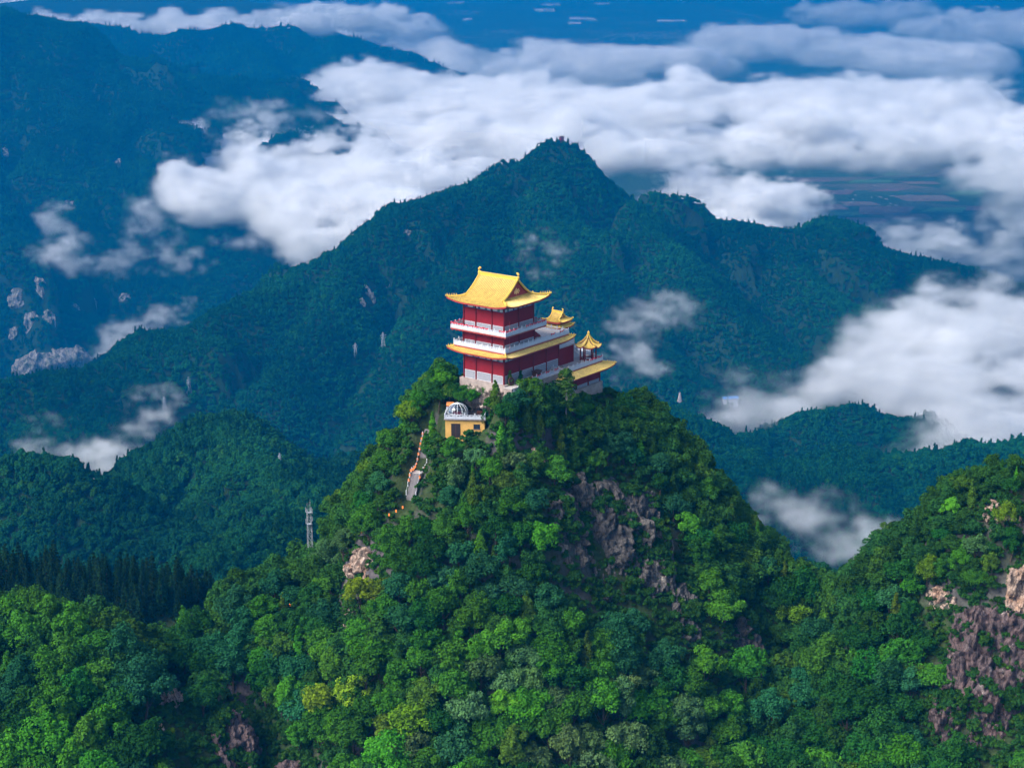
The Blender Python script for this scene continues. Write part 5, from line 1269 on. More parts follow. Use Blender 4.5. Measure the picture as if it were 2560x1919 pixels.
cot = empty("cottage", COT - np.array([0, 0, 6.6]), R(-3))
tag(cot, "yellow rendered cottage with a flat railed roof terrace below the hall", "cottage")
w2, dp = 5.1, 9.0
MB().box(-w2, w2, 0.45, dp, -2.5, 6.3).build("wall", M['yellow'], cot)
MB().box(-w2 - 0.35, w2 + 0.35, 0.0, dp + 0.3, 6.3, 6.5).build("coping", M['coping'], cot)
MB().box(-w2 - 0.05, w2 + 0.05, 0.3, dp, 6.5, 6.6).build("terrace_floor", M['deck'], cot)
balustrade(cot, [(-w2 - 0.1, dp - 0.3), (-w2 - 0.1, 0.25), (w2 + 0.1, 0.25), (w2 + 0.1, dp - 0.3)], 6.55, 2.6)
wi = MB().box(2.2, 3.9, 0.40, 0.46, 3.9, 5.2).build("window", M['dark'], cot)
for a in (2.28, 3.1): MB().box(a, a + 0.72, 0.385, 0.402, 3.98, 5.12).build("pane", M['pane'], wi)
MB().box(2.1, 4.0, 0.30, 0.46, 3.78, 3.9).build("sill", M['coping'], wi)
do = MB().box(-3.6, -1.2, 0.40, 0.46, 1.6, 5.3).build("doorway", M['dark'], cot); MB().box(-2.45, -2.35, 0.37, 0.402, 1.6, 5.3).build("mullion", M['brown'], do)
TZ = float(COT[2])
def CT(x, y, z=0.0):
    a = R(-3); return np.array([COT[0] + x*math.cos(a) - y*math.sin(a), COT[1] + x*math.sin(a) + y*math.cos(a), TZ + z])
dome = empty("glass_dome", CT(-2.2, 3.9), 0); tag(dome, "clear glass dome tent with white ribs on the cottage terrace", "dome")
Rd, nh = 2.7, 12
prof = [(Rd*0.96, 0.0)] + [(Rd*math.cos(q), 0.9 + Rd*0.86*math.sin(q)) for q in np.linspace(0.0, 1.35, 7)]
for k in range(nh):
    a0, a1 = 6.2832*k/nh, 6.2832*(k + 1)/nh
    MB().surf([[(r*math.cos(a0 + (a1 - a0)*s_), r*math.sin(a0 + (a1 - a0)*s_), z) for s_ in (0, .5, 1)] for r, z in prof]).build("pane", M['glass'], dome)
    MB().tube([(r*1.005*math.cos(a0), r*1.005*math.sin(a0), z) for r, z in prof], 0.06, 5).build("rib", M['alu'], dome)
MB().tube([(prof[1][0]*1.01*math.cos(a), prof[1][0]*1.01*math.sin(a), 0.9) for a in np.linspace(0, 6.2832, 25)], 0.05, 5).build("ring", M['alu'], dome)
MB().tube([(Rd*0.97*math.cos(a), Rd*0.97*math.sin(a), 0.05) for a in np.linspace(0, 6.2832, 25)], 0.07, 5).build("base_ring", M['alu'], dome)
MB().lathe([(prof[-1][0]*1.05, 0), (prof[-1][0]*0.9, 0.14), (0.12, 0.26), (0.05, 0.4)], (0, 0, prof[-1][1] - 0.04), 12).build("crown_cap", M['alu'], dome)
sofa = empty("sofa", CT(-2.2, 3.6), 0.3); tag(sofa, "dark sofa inside the glass dome", "sofa")
MB().box(-1.1, 1.1, -0.4, 0.4, 0, 0.42).build("seat", M['maroon'], sofa); MB().box(-1.1, 1.1, 0.3, 0.5, 0.42, 0.9).build("backrest", M['maroon'], sofa)
gz = empty("canopy_booth", CT(3.5, 5.4), 0.0); tag(gz, "black canopy booth at the right end of the cottage terrace", "booth")
for x in (-0.8, 0.8):
    for y in (-0.7, 0.7): MB().box(x - 0.05, x + 0.05, y - 0.05, y + 0.05, 0, 2.0).build("post", M['dark'], gz)
MB().add([(-1, -0.9, 1.9), (1, -0.9, 1.9), (1, 0.9, 1.9), (-1, 0.9, 1.9), (-0.5, 0, 2.5), (0.5, 0, 2.5)], [(0, 1, 5, 4), (2, 3, 4, 5), (1, 2, 5), (3, 0, 4), (3, 2, 1, 0)]).build("canopy", M['dark'], gz)
MB().box(-0.85, 0.85, 0.55, 0.7, 0, 1.9).build("back_panel", M['dark'], gz); MB().box(-0.7, 0.7, -0.3, 0.3, 0, 0.75).build("counter", M['brown'], gz)
dish = empty("satellite_dish", CT(4.5, 7.2), 0); tag(dish, "pale satellite dish at the back right of the cottage terrace", "dish")
MB().tube([(0, 0, 0), (0, 0, 2.0)], 0.06, 6).build("mast", M['steel'], dish)
d_ = MB().lathe([(0.05, 0.0), (0.4, 0.06), (0.75, 0.22), (0.74, 0.25), (0.4, 0.1), (0.04, 0.04)], (0, 0, 0), 16).build("reflector", M['alu'], dish, (0, -0.15, 2.2)); d_.rotation_euler = (R(65), 0, 0)
aw = empty("awning_stall", CT(-4.4, 7.6), 0); tag(aw, "orange awning with maroon cloth behind the glass dome", "awning")
MB().add([(-1, -0.8, 1.7), (1, -0.8, 1.7), (1, 0.8, 2.3), (-1, 0.8, 2.3), (-1, -0.8, 1.62), (1, -0.8, 1.62), (1, 0.8, 2.22), (-1, 0.8, 2.22)], [(0, 1, 2, 3), (7, 6, 5, 4), (0, 4, 5, 1), (1, 5, 6, 2), (2, 6, 7, 3), (3, 7, 4, 0)]).build("awning", M['orange'], aw)
for x in (-0.9, 0.9): MB().box(x - 0.04, x + 0.04, -0.72, -0.64, 0, 1.64).build("post", M['dark'], aw)
MB().box(-1.0, 0.9, 0.5, 0.6, 0.2, 1.7).build("cloth", M['maroon'], aw)
for k, (x, y, lab) in enumerate([(0.9, 5.5, "dark table with benches beside the glass dome"), (1.9, 3.2, "dark table with benches near the terrace's front railing")]):
    tb = empty("picnic_table", CT(x, y), 0.2*k); tag(tb, lab, "table", "tables on the cottage terrace")
    MB().box(-0.7, 0.7, -0.4, 0.4, 0.7, 0.76).build("table_top", M['dark'], tb)
    for q in (-0.55, 0.55): MB().box(q - 0.05, q + 0.05, -0.3, 0.3, 0, 0.7).build("leg", M['dark'], tb)
    for q in (-0.75, 0.75): MB().box(-0.7, 0.7, q - 0.14, q + 0.14, 0.40, 0.46).build("bench", M['dark'], tb)

# ------------------------------------------------------------------ the lantern steps
M['step'] = plain_mat("grey_step", (0.17, 0.16, 0.17), 0.9, 0.3, 2.0)
t = NT("lantern_glow"); e_ = t.n("ShaderNodeEmission"); e_.inputs[0].default_value = (1.0, 0.26, 0.06, 1); e_.inputs[1].default_value = 0.8; t.l(e_.outputs[0], t.out.inputs[0]); M['glow'] = t.m
dxy = STEP_B[:2] - STEP_A[:2]; run = float(np.linalg.norm(dxy)); rise = float(STEP_B[2] - STEP_A[2]); yaw = math.atan2(dxy[1], dxy[0])
stair = empty("mountain_steps", STEP_A, yaw); tag(stair, "flight of grey stone steps lined with orange lanterns left of the cottage", "steps")
NS = 36; lay = 19; flat_len = 3.4; tread = (run - flat_len)/NS; rh = rise/NS; pos = []
sm_ = MB().box(0, 1.0, -1.25, 1.25, -1.2, 0).mesh("step", M['step'])
x = 0.0; z = 0.0
for k in range(NS):
    if k == lay:
        MB().box(x, x + flat_len, -1.25, 1.25, z - 1.2, z).build("landing", M['paving'], stair); pos.append((x + flat_len*0.5, z)); x += flat_len
    z += rh; o = link("step", sm_, None, stair); o.location = (x, 0, z); o.scale = (tread + 0.02, 1, 1); pos.append((x, z)); x += tread
for k in range(14):
    o = link("step", sm_, None, stair); o.location = (x, 0, z + rh*(k + 1)); o.scale = (tread + 0.02, 1, 1); pos.append((x, z + rh*(k + 1))); x += tread
def on_stair(s_):
    xs_ = [p_[0] for p_ in pos]; return float(np.interp(s_, xs_, [p_[1] for p_ in pos]))
cap = MB().box(-0.09, 0.09, -0.09, 0.09, 0, 1.25).lathe([(0.13, 1.25), (0.14, 1.33), (0.02, 1.45)], (0, 0, 0), 6).mesh("post", M['marble'])
rails = MB()
for k, s_ in enumerate(np.arange(0.2, x - 0.3, 1.25)):
    for sd_ in (-1, 1):
        o = link("post", cap, None, stair); o.location = (s_, 1.35*sd_, on_stair(s_))
for sd_ in (-1, 1):
    MB().tube([(s_, 1.35*sd_, on_stair(s_) + 1.0) for s_ in np.arange(0.2, x - 0.3, 1.25)], 0.06, 5).build("handrail", M['steel'], stair)
lan_body = MB().lathe([(0.13, 0), (0.22, 0.08), (0.24, 0.45), (0.22, 0.82), (0.13, 0.9)], (0, 0, 0), 10).mesh("shade", M['glow'])
lan_cap = MB().lathe([(0.15, 0), (0.17, 0.06), (0.05, 0.12)], (0, 0, 0.9), 8).lathe([(0.12, -0.06), (0.14, 0.0)], (0, 0, 0), 8).mesh("cap", M['dark'])
lan_hook = MB().tube([(0, 0, 1.02), (0, 0, 1.25)], 0.02, 4).mesh("hook", M['dark'])
lan_pole = MB().tube([(0.28, 0, -1.6), (0.28, 0, 1.25), (0, 0, 1.27)], 0.035, 5).mesh("pole", M['dark'])
def lantern(p, label, group, pole=False, s_=1.0):
    r = empty("lantern", p); r.scale = (s_, s_, s_); tag(r, label, "lantern", group)
    link("shade", lan_body, None, r); link("cap", lan_cap, None, r); link("hook", lan_hook, None, r)
    if pole:                                        # the post goes down to the ground
        g_ = float(near.h(p[0] + 0.3*s_, p[1])) - p[2]
        MB().tube([(0.28, 0, min(-1.0, g_ - 0.5)/s_), (0.28, 0, 1.25), (0, 0, 1.27)], 0.035, 5).build("pole", M['dark'], r)
    return r
def SW(s_, y, dz=0.0):
    return np.array([STEP_A[0] + s_*math.cos(yaw) - y*math.sin(yaw), STEP_A[1] + s_*math.sin(yaw) + y*math.cos(yaw), STEP_A[2] + on_stair(s_) + dz])
NUM = ["lowest", "second from the bottom", "third from the bottom", "fourth from the bottom", "fifth from the bottom", "sixth from the bottom", "seventh from the bottom", "eighth from the bottom", "sixth from the top", "fifth from the top", "fourth from the top", "third from the top", "second from the top", "topmost"]
for k, s_ in enumerate(np.linspace(2.0, x - 1.2, 14)):
    lantern(SW(s_, 1.42, 0.25), f"glowing orange lantern on the left side of the steps, {NUM[k]}", "lanterns along the steps", False, 0.85)
for k, (s_, w_) in enumerate([(2.6, "lower"), (6.0, "upper")]):
    lantern(SW(s_, -1.42, 0.25), f"glowing orange lantern on the right side of the steps, the {w_} one", "lanterns along the steps", False, 0.85)
# lanterns of the path hidden in the wood
for k, (u, v, lab) in enumerate([(872, 1098, "lantern on a post just under the foot of the steps"), (858, 1106, "second lantern on the path below the steps"), (843, 1114, "third lantern on the path below the steps"), (800, 1132, "lantern among the trees above the tan overhanging rock"), (784, 1150, "lantern left of and below the one above the tan rock"),
        (643, 1240, "topmost of the lanterns strung down the left ridge"), (635, 1262, "second of the lanterns strung down the left ridge"), (633, 1278, "third of the lanterns strung down the left ridge"), (631, 1292, "fourth of the lanterns strung down the left ridge"), (631, 1308, "large fifth lantern on the left ridge beside the short stair"), (637, 1325, "large sixth lantern on the left ridge beside the short stair"), (646, 1340, "lowest of the lanterns beside the short stair"),
        (643, 1392, "lone lantern in the trees below the short stair"), (642, 1437, "lone lantern in the dark trees on the left slope"), (284, 1470, "lone lantern in the trees of the lower left slope"), (20, 1508, "left one of the two lanterns at the left edge"), (82, 1524, "right one of the two lanterns at the left edge")]):
    q_ = hit(u, v); q_ = q_ - np.array([0, 4.0, 0]); q_[2] = P(u, v, q_[1])[2]
    lantern(q_, "glowing orange " + lab, "lanterns of the wooded path", True, 0.8 if k not in (9, 10) else 1.1)
q_ = hit(640, 1330); fl = empty("short_stair", q_ + np.array([0.6, -2.0, 0.8]), R(60)); tag(fl, "short dark stair between the trees of the left ridge", "steps")
for k in range(9): MB().box(0, 0.32, -0.7, 0.7, -4.0, 0).build("step", M['step'], fl, (0.32*k - 1.4, 0, 0.3*k - 1.3))

# ------------------------------------------------------------------ masts and pylons
def lattice(b0, b1, h, panels, r=0.05, legs=4):
    m = {"leg": MB(), "brace": MB()}; cs = [(1, 1), (-1, 1), (-1, -1), (1, -1)]
    w = lambda t_: b0 + (b1 - b0)*t_
    L_ = []
    for c in cs: L_.append(MB().tube([(c[0]*b0/2, c[1]*b0/2, 0), (c[0]*b1/2, c[1]*b1/2, h)], r*1.5, 5))
    br = MB()
    for k in range(panels):
        t0, t1 = k/panels, (k + 1)/panels
        for i in range(4):
            a, b = cs[i], cs[(i + 1) % 4]; A0, B1 = w(t0)/2, w(t1)/2
            br.tube([(a[0]*A0, a[1]*A0, t0*h), (b[0]*B1, b[1]*B1, t1*h)], r, 4); br.tube([(b[0]*A0, b[1]*A0, t0*h), (a[0]*B1, a[1]*B1, t1*h)], r, 4); br.tube([(a[0]*B1, a[1]*B1, t1*h), (b[0]*B1, b[1]*B1, t1*h)], r, 4)
    return L_, br
q_ = P(669, 1150, 449.0); MH = float(q_[2] + 7.0 - near.h(q_[0], q_[1])); q_[2] = float(near.h(q_[0], q_[1])) - 0.5; mast = empty("radio_mast", q_, 0.4); tag(mast, "grey lattice radio mast with white panel antennas behind the left ridge", "mast")
L_, br = lattice(1.5, 0.95, MH, 11, 0.022)
for l_ in L_: l_.build("leg", M['steel'], mast)
br.build("bracing", M['steel'], mast)
for z in (MH - 4.0, MH - 0.7): MB().box(-0.65, 0.65, -0.65, 0.65, z, z + 0.06).build("platform", M['steel'], mast)
ar = np.random.default_rng(5)
for k in range(8):
    a = 6.2832*k/4 + 0.3 + 0.4*(k > 3); z = MH - 3.9 if k < 4 else MH - 1.0; rr_ = 1.05
    MB().tube([(0.5*math.cos(a), 0.5*math.sin(a), z + 0.8), (rr_*math.cos(a), rr_*math.sin(a), z + 0.8)], 0.035, 4).build("bracket", M['steel'], mast)
    pn = MB().box(-0.05, 0.05, -0.09, 0.09, -0.7, 0.7).build("panel_antenna", M['stone'], mast, (rr_*math.cos(a), rr_*math.sin(a), z + 0.9 + ar.uniform(-.2, .3))); pn.rotation_euler = (0, 0, a)
for a, h_ in ((0.5, 3.0), (2.6, 2.2), (4.6, 2.6)): MB().tube([(0.5*math.cos(a), 0.5*math.sin(a), MH - 0.2), (0.5*math.cos(a), 0.5*math.sin(a), MH - 0.2 + h_)], 0.03, 4).build("whip_antenna", M['steel'], mast)
for k, (u, v, h_, hill, y0, y1, lab) in enumerate([(768, 772, 26, pyramid, 2000, 3600, "left one of the two pale pylons standing above the hall's left side"), (828, 756, 32, pyramid, 2000, 3600, "right and taller of the two pale pylons left of the hall"), (356, 890, 26, spur, 900, 2000, "left one of the two pylons above the wooded spur's mist"), (409, 852, 30, spur, 900, 2000, "right one of the two pylons above the wooded spur's mist"), (605, 1012, 15, spur, 900, 2000, "small pylon on the wooded spur's right flank")]):
    q_ = hit(u, v, hill, y0, y1)
    if q_[1] > y1 - 20: q_ = hit(u, v, pyramid, 2000, 3600)
    py = empty("pylon", q_ - np.array([0, 0, 2.0]), 0.3 + 0.2*k); tag(py, lab, "pylon", "pylons on the wooded slopes")
    L_, br = lattice(h_*0.22, h_*0.05, h_, 6, h_*0.005)
    for l_ in L_: l_.build("leg", M['steel'], py)
    br.build("bracing", M['steel'], py)
    for z in (0.72, 0.85): MB().tube([(-h_*0.17, 0, h_*z), (0, 0, h_*(z + 0.02)), (h_*0.17, 0, h_*z)], h_*0.008, 4).build("crossarm", M['alu'], py)

# ------------------------------------------------------------------ people on the balconies
def person(p, rz, coat, trousers, label):
    r = empty("person", p, rz); tag(r, label, "person", "people on the hall's balconies")
    me = bpy.data.meshes.new("body"); bm = bmesh.new(); sk = bm.verts.layers.skin.verify()
    J = {'pel': (0, 0, 0.95, .15), 'bel': (0, 0, 1.12, .14), 'che': (0, 0, 1.33, .165), 'nek': (0, 0, 1.48, .065), 'hed': (0, 0.02, 1.60, .10), 'top': (0, 0.02, 1.70, .08),
         'hl': (-.1, 0, .9, .1), 'kl': (-.11, .02, .5, .07), 'al': (-.11, 0, .09, .05), 'fl': (-.12, .13, .04, .045), 'hr': (.1, 0, .9, .1), 'kr': (.11, .03, .5, .07), 'ar': (.11, 0, .09, .05), 'fr': (.12, .13, .04, .045),
         'sl': (-.2, 0, 1.4, .07), 'el': (-.26, .06, 1.13, .05), 'wl': (-.2, .24, 1.05, .036), 'pl': (-.17, .32, 1.05, .03), 'sr': (.2, 0, 1.4, .07), 'er': (.26, .06, 1.13, .05), 'wr': (.2, .24, 1.05, .036), 'pr': (.17, .32, 1.05, .03)}
    V = {}
    for k, (a, b, c, q) in J.items():
        v = bm.verts.new((a, b, c)); v[sk].radius = (q, q*0.85 if k in ('pel', 'bel', 'che') else q); v[sk].use_root = (k == 'pel'); V[k] = v
    for a, b in ("pel bel", "bel che", "che nek", "nek hed", "hed top", "pel hl", "hl kl", "kl al", "al fl", "pel hr", "hr kr", "kr ar", "ar fr", "che sl", "sl el", "el wl", "wl pl", "che sr", "sr er", "er wr", "wr pr") and [e.split() for e in ("pel bel", "bel che", "che nek", "nek hed", "hed top", "pel hl", "hl kl", "kl al", "al fl", "pel hr", "hr kr", "kr ar", "ar fr", "che sl", "sl el", "el wl", "wl pl", "che sr", "sr er", "er wr", "wr pr")]: bm.edges.new((V[a], V[b]))
    bm.to_mesh(me); bm.free()
    t = NT("clothes"); sp = t.n("ShaderNodeSeparateXYZ"); t.l(t.n("ShaderNodeTexCoord").outputs["Object"], sp.inputs[0])
    c = t.ramp(t.math('MULTIPLY', sp.outputs[2], 0.5), [(0.0, trousers), (0.47, trousers), (0.475, coat), (0.735, coat), (0.74, (0.45, 0.27, 0.2)), (1.0, (0.45, 0.27, 0.2))]); t.bsdf(c, 0.8, 0.2)
    o = link("body", me, t.m, r); md = o.modifiers.new("skin", 'SKIN'); md.use_smooth_shade = True; sb = o.modifiers.new("sub", 'SUBSURF'); sb.levels = sb.render_levels = 1
    MB().lathe([(0.112, 0), (0.122, 0.07), (0.1, 0.14), (0.04, 0.18)], (0, 0.0, 1.63), 10).build("hair", M['dark'], r)
    return r
q_ = TL(-1.6, 12.6, 13.6); person(q_, R(150), (0.012, 0.012, 0.014), (0.012, 0.012, 0.016), "person in black standing at the left end of the upper balcony")
q_ = TL(-1.5, 11.8, 13.6); person(q_, R(120), (0.02, 0.018, 0.02), (0.03, 0.03, 0.05), "person in dark clothes beside the one in black on the upper balcony")
q_ = TL(-1.2, 12.0, 9.02); person(q_, R(140), (0.05, 0.06, 0.08), (0.015, 0.02, 0.05), "person in grey looking out from the left end of the lower terrace")

# ------------------------------------------------------------------ trees that frame the buildings
def lone(u, v, y, s_, kind_, tint, lab, name, drop=True):
    q_ = P(u, v, y); q_[2] = float(near.h(q_[0], q_[1])) if drop else q_[2]
    o = plant(name, "tree", q_, s_, (cyp if kind_ else crowns)[int(rs.integers(0, 4))], cyp_trunk if kind_ else trunks[int(rs.integers(0, 4))], tint, "trees round the buildings"); o["label"] = lab
    return o
MG, OL, BG, DG = TINT[0][1], TINT[4][1], TINT[5][1], TINT[1][1]
for a in [(1003, 872, 445.5, 0.75, 0, MG, "rounded green tree right behind the glass dome", "broadleaf_tree", False), (1046, 876, 444.5, 0.7, 0, BG, "rounded bright tree behind the black booth", "broadleaf_tree", False), (962, 866, 452, 0.95, 0, DG, "dark spreading tree at the left foot of the hall", "broadleaf_tree"), (930, 850, 455, 0.8, 0, OL, "olive-topped tree left of and behind the glass dome", "broadleaf_tree"),
          (934, 935, 441, 1.1, 1, BG, "broad bright cypress touching the left side of the cottage", "cypress_tree"), (921, 945, 440, 0.9, 1, MG, "slimmer cypress left of the broad one beside the cottage", "cypress_tree"), (1062, 880, 446, 0.9, 1, MG, "first cypress right of the cottage terrace", "cypress_tree"), (1080, 905, 443, 1.05, 1, MG, "tall leaning cypress in front of the hall's near corner", "cypress_tree"),
          (1102, 920, 441, 1.05, 1, OL, "olive cypress right of the tall leaning one", "cypress_tree"), (1125, 905, 443, 1.0, 1, DG, "dark cypress under the walk railing", "cypress_tree"), (1145, 925, 441, 1.1, 0, MG, "green tree below the brown shed", "broadleaf_tree"), (1060, 950, 438, 0.9, 0, DG, "dark tree against the cottage's right wall", "broadleaf_tree"), (1350, 872, 462, 1.05, 0, DG, "dark tree at the annex's right corner", "broadleaf_tree"),
          (1385, 880, 462, 1.1, 0, DG, "dark tree right of the annex on the skyline", "broadleaf_tree"), (1415, 905, 462, 1.0, 0, MG, "green tree at the summit's right shoulder", "broadleaf_tree"), (1290, 910, 444, 0.85, 0, MG, "green tree in front of the annex wall", "broadleaf_tree"), (1245, 915, 444, 0.9, 0, DG, "dark tree at the foot of the old leaning tree", "broadleaf_tree")]:
    lone(*a)
for k, (x_, y_, s_) in enumerate([(-4.0, 12.6, 0.75), (-4.4, 10.0, 0.68), (-4.0, 7.4, 0.62), (-5.0, 1.0, 0.5), (-4.2, 14.8, 0.8)]):
    c = TL(x_, y_, -7.0); u, v = proj(c)[0]
    lone(u, v, float(c[1]), s_, 0, [DG, MG, BG, MG, OL][k], ["dark green tree under the left end of the hall's left face", "mid-green tree under the left bay of the hall", "bright green tree below the middle bay of the hall's left face", "little green tree at the foot of the corner steps", "olive green tree at the hall's far left corner"][k], "broadleaf_tree", False)
for k in range(11):                                   # low growth along the retaining wall
    c = TL(0.5 + 2.0*k, -5.6 - 0.5*(k % 2)); u, v = proj(c)[0]
    lone(u, v, float(c[1]), [0.62, 0.7, 0.55][k % 3], k % 3 == 1, [MG, BG, DG][k % 3], "low " + ["green", "bright green", "dark green"][k % 3] + " tree under the retaining wall beside the hall, " + ["first", "second", "third", "fourth", "fifth", "sixth", "seventh", "eighth", "ninth", "tenth", "last"][k] + " from its near corner", "cypress_tree" if k % 3 == 1 else "broadleaf_tree")
q_ = P(1222, 868, 447.0); old = empty("old_tree", q_ - np.array([0, 0, 2.5])); tag(old, "tall old tree with sparse green boughs between hall and annex", "tree")
r_ = np.random.default_rng(77); cs, rd = [], []
for k in range(80):
    a = r_.uniform(0, 6.28); z = 0.9 + 10.6*r_.random()**0.85; w = r_.uniform(0.25, 1.0)*(4.4 - 0.28*z); cs.append((w*math.cos(a), w*math.sin(a), z)); rd.append(r_.uniform(0.6, 1.2))
me = mesh_np("crown", *leaf_cloud(np.array(cs), np.array(rd), 62, 0.2, r_, 0.4, 0.6)); me.materials.append(M['leaf']); c = link("crown", me, None, old); c.color = (0.06, 0.15, 0.02, 1)
m = MB().tube([(0, 0, -2), (0.3, 0, 3), (-0.1, 0.2, 7), (0.2, 0, 11)], [0.38, 0.32, 0.22, 0.06], 7)
for k in range(11):
    a = 2.4*k; z = 3.8 + 0.75*k; w = 4.0 - 0.22*k; m.tube([(0, 0.1, z), (w*.5*math.cos(a), w*.5*math.sin(a), z + 0.9), (w*math.cos(a), w*math.sin(a), z + 1.4)], [0.13, 0.09, 0.03], 5)
m.build("trunk", M['granite'], old)

# ------------------------------------------------------------------ far things
for k, (u, v, hw, hh, lab) in enumerate(CRAGS_L):
    rock_face("rock_outcrop", u, v, hw, hh, M['rock_far'], 60 + k, 0.5, 7, lab, 0.15*(k % 3 - 1), left_mtn, 4150, 6900, "rock", sinkin=0.15, group="pale crags on the left mountain")
u, v, hw, hh, lab = QUARRY
rock_face("quarry_face", u, v, hw, hh, M['rock_far'], 75, 0.35, 12, lab, 0.05, left_mtn, 4150, 6900, "quarry", sinkin=0.0)
for k, (u, v, hw, hh, lab) in enumerate(CRAGS_P):
    rock_face("rock_outcrop", u, v, hw, hh, M['rock_far'], 80 + k, 0.4, 5, lab, 0.1, pyramid, 2100, 3700, "rock", sinkin=0.15, group="crags on the pyramid mountain")
# shrine on the pyramid's top
q_ = P(1213, 314, 3500.0); q_[2] = float(pyramid.h(q_[0], q_[1])) + 6; sh_ = empty("shrine", q_, 0.6); tag(sh_, "tiny red shrine on the pyramid mountain's summit", "shrine")
MB().box(-4, 4, -3, 3, -5, 5).build("wall", M['red_wall'], sh_); MB().add([(-5.5, -4.5, 5), (5.5, -4.5, 5), (5.5, 4.5, 5), (-5.5, 4.5, 5), (-4, 0, 8), (4, 0, 8)], [(0, 1, 5, 4), (2, 3, 4, 5), (1, 2, 5), (3, 0, 4), (3, 2, 1, 0)]).build("roof", M['brown'], sh_)
# pagoda and blue-roofed lodge in the right valley
q_ = hit(1468, 868, right_hill, 1600, 2600); pg = empty("pagoda", q_, 0.3); tag(pg, "small pale many-tiered pagoda in the mist right of the summit", "pagoda")
for k in range(7):
    w = 3.2 - 0.32*k; MB().lathe([(w, 0), (w*0.96, 1.5)], (0, 0, 0), 8).build("tier", M['marble'], pg, (0, 0, 2.1*k)); MB().lathe([(w*1.35, 0), (w*1.1, 0.5), (w*0.9, 0.6)], (0, 0, 0), 8).build("eave", M['granite'], pg, (0, 0, 2.1*k + 1.5))
MB().lathe([(0.5, 0), (0.2, 1.2), (0.02, 2.6)], (0, 0, 14.6), 8).build("spire", M['granite'], pg)
q_ = hit(1577, 876, pyramid, 2000, 3600); q_[2] += 8; lo_ = empty("lodge", q_, 0.2); tag(lo_, "blue-roofed lodge half hidden in mist beyond the saddle", "building")
MB().box(-12, 12, -5, 5, -9, 5).build("wall", M['marble'], lo_); M['blue_roof'] = plain_mat("blue_sheet_roof", (0.03, 0.2, 0.55), 0.5, 0.1, 0.5)
MB().add([(-13, -6, 5), (13, -6, 5), (13, 6, 5), (-13, 6, 5), (-13, 0, 8), (13, 0, 8)], [(0, 1, 5, 4), (2, 3, 4, 5), (1, 2, 5), (3, 0, 4), (3, 2, 1, 0)]).build("roof", M['blue_roof'], lo_)
# fields, glasshouses and villages on the plain
FC = [plain_mat("ploughed_field", (0.15, 0.10, 0.085), 0.95, 0.15, 0.01), plain_mat("stubble_field", (0.17, 0.13, 0.10), 0.95, 0.15, 0.01), plain_mat("crop_field", (0.07, 0.17, 0.06), 0.95, 0.2, 0.01)]
fr = np.random.default_rng(9)
FIELDS = [(1780, 447, 52, 6, 0), (1855, 440, 40, 5, 1), (1915, 455, 60, 8, 0), (1960, 468, 55, 6, 1), (1870, 478, 50, 7, 0), (2000, 428, 60, 7, 1), (1800, 415, 45, 5, 0), (1925, 410, 38, 4, 0), (2100, 375, 50, 6, 0), (2030, 365, 60, 4, 1), (1960, 375, 50, 4, 2), (2090, 415, 40, 5, 2), (1830, 462, 30, 4, 2), (2040, 452, 45, 5, 2), (1730, 425, 25, 4, 2), (2120, 450, 36, 5, 0), (1760, 390, 40, 3, 0), (1880, 392, 50, 3, 2), (1990, 395, 40, 3, 1)]
for k, (u, v, hw, hh, ci) in enumerate(FIELDS):
    c = PZ(u, v, 1.0); e = PZ(u + hw, v, 1.0); n_, f_ = PZ(u, v + hh, 1.0), PZ(u, v - hh, 1.0); a = e[0] - c[0]; sk_ = fr.uniform(-.4, .4)*a
    pts = [(n_[0] - a + sk_, n_[1], 1.0), (n_[0] + a*fr.uniform(.7, 1) + sk_, n_[1] + fr.uniform(-20, 20), 1.0), (f_[0] + a - sk_, f_[1], 1.0), (f_[0] - a*fr.uniform(.7, 1) - sk_, f_[1] + fr.uniform(-20, 20), 1.0)]
    o = link("field", mesh_np("field", pts, [(0, 1, 2, 3)]), FC[ci]); o["kind"] = "structure"
M['poly'] = plain_mat("glasshouse_film", (0.75, 0.78, 0.8), 0.5, 0.08, 0.05)
GH = [(1175, 22, 22, 3), (1253, 40, 22, 2.5), (1190, 10, 20, 2), (1275, 42, 12, 2), (1010, 42, 10, 2), (1240, 50, 14, 1.5), (1300, 8, 16, 1.5), (1450, 45, 30, 1.6), (2130, 15, 26, 1.6), (985, 6, 18, 1.5), (1860, 75, 30, 2), (1950, 72, 26, 1.6), (1800, 95, 22, 1.6)]
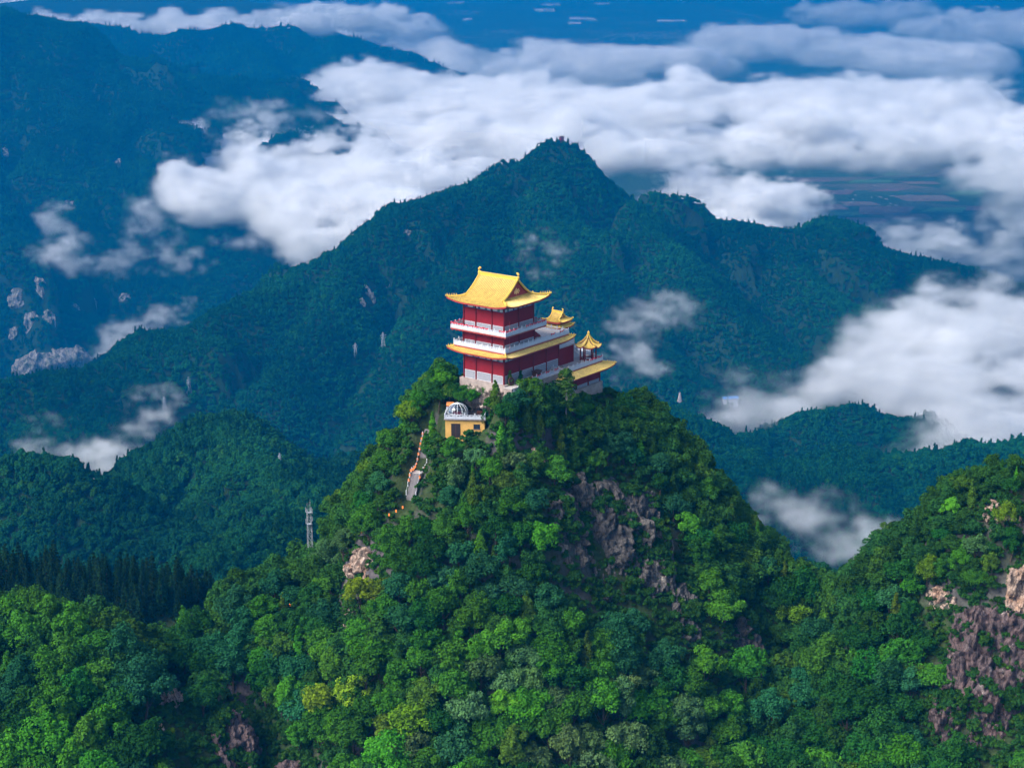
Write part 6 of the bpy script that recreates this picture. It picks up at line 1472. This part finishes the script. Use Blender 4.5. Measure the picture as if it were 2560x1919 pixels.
for k, (u, v, hw, hh) in enumerate(GH):
    c = PZ(u, v, 4.0); a = PZ(u + hw, v, 4.0)[0] - c[0]; b = PZ(u, v - hh, 4.0)[1] - c[1]
    m = MB(); n = 5
    for j in range(n):
        y0, y1 = -b + 2*b*j/n, -b + 2*b*(j + 0.86)/n; m.add([(-a, y0, -4), (a, y0, -4), (a, y1, -4), (-a, y1, -4), (-a, (y0 + y1)/2, 6), (a, (y0 + y1)/2, 6)], [(0, 1, 5, 4), (2, 3, 4, 5), (1, 2, 5), (3, 0, 4)])
    o = m.build("glasshouse", M['poly'], None); o.location = c; tag(o, "white block of glasshouses far out on the plain, " + ["left of the middle, near the top", "right of the middle, near the top", "topmost of the middle ones", "small one beside the widest pair", "leftmost small one", "lower middle one", "thin one at the top edge", "long thin one on the right", "far one at the top right", "leftmost at the top edge", "left one in the right-hand cloud gap", "right one in the right-hand cloud gap", "lowest in the right-hand cloud gap"][k], "glasshouse", "glasshouses on the plain")
m = MB()
for (u, v, ru, rv, n) in [(1420, 78, 110, 10, 150), (1560, 62, 90, 10, 120), (1010, 28, 40, 6, 60), (1250, 92, 60, 6, 60), (1660, 50, 80, 8, 80), (1500, 108, 60, 5, 60), (1850, 62, 80, 8, 80), (2040, 370, 50, 10, 20), (1930, 430, 150, 34, 26), (1100, 70, 50, 6, 40)]:
    for k in range(n):
        c = PZ(u + fr.normal()*ru*0.5, v + fr.normal()*rv*0.5, 0.0); k_ = 0.45 if v > 300 else 1.0; w, d_, h_ = k_*fr.uniform(6, 16), k_*fr.uniform(6, 11), k_*fr.uniform(5, 12)
        m.box(c[0] - w, c[0] + w, c[1] - d_, c[1] + d_, 0, h_)
M['village'] = plain_mat("village_walls", (0.30, 0.28, 0.27), 0.8, 0.3, 0.02)
o = m.build("village", M['village'], None); tag(o, "scattered pale village houses on the far plain", kind="stuff")
r0, r1 = PZ(1430, -5, 2.0), PZ(1760, 62, 2.0); d_ = (r1 - r0)/np.linalg.norm(r1 - r0); nn = np.array([-d_[1], d_[0], 0])*14
o = link("road", mesh_np("road", [r0 - nn, r1 - nn, r1 + nn, r0 + nn], [(0, 1, 2, 3)]), M['village']); o["kind"] = "structure"
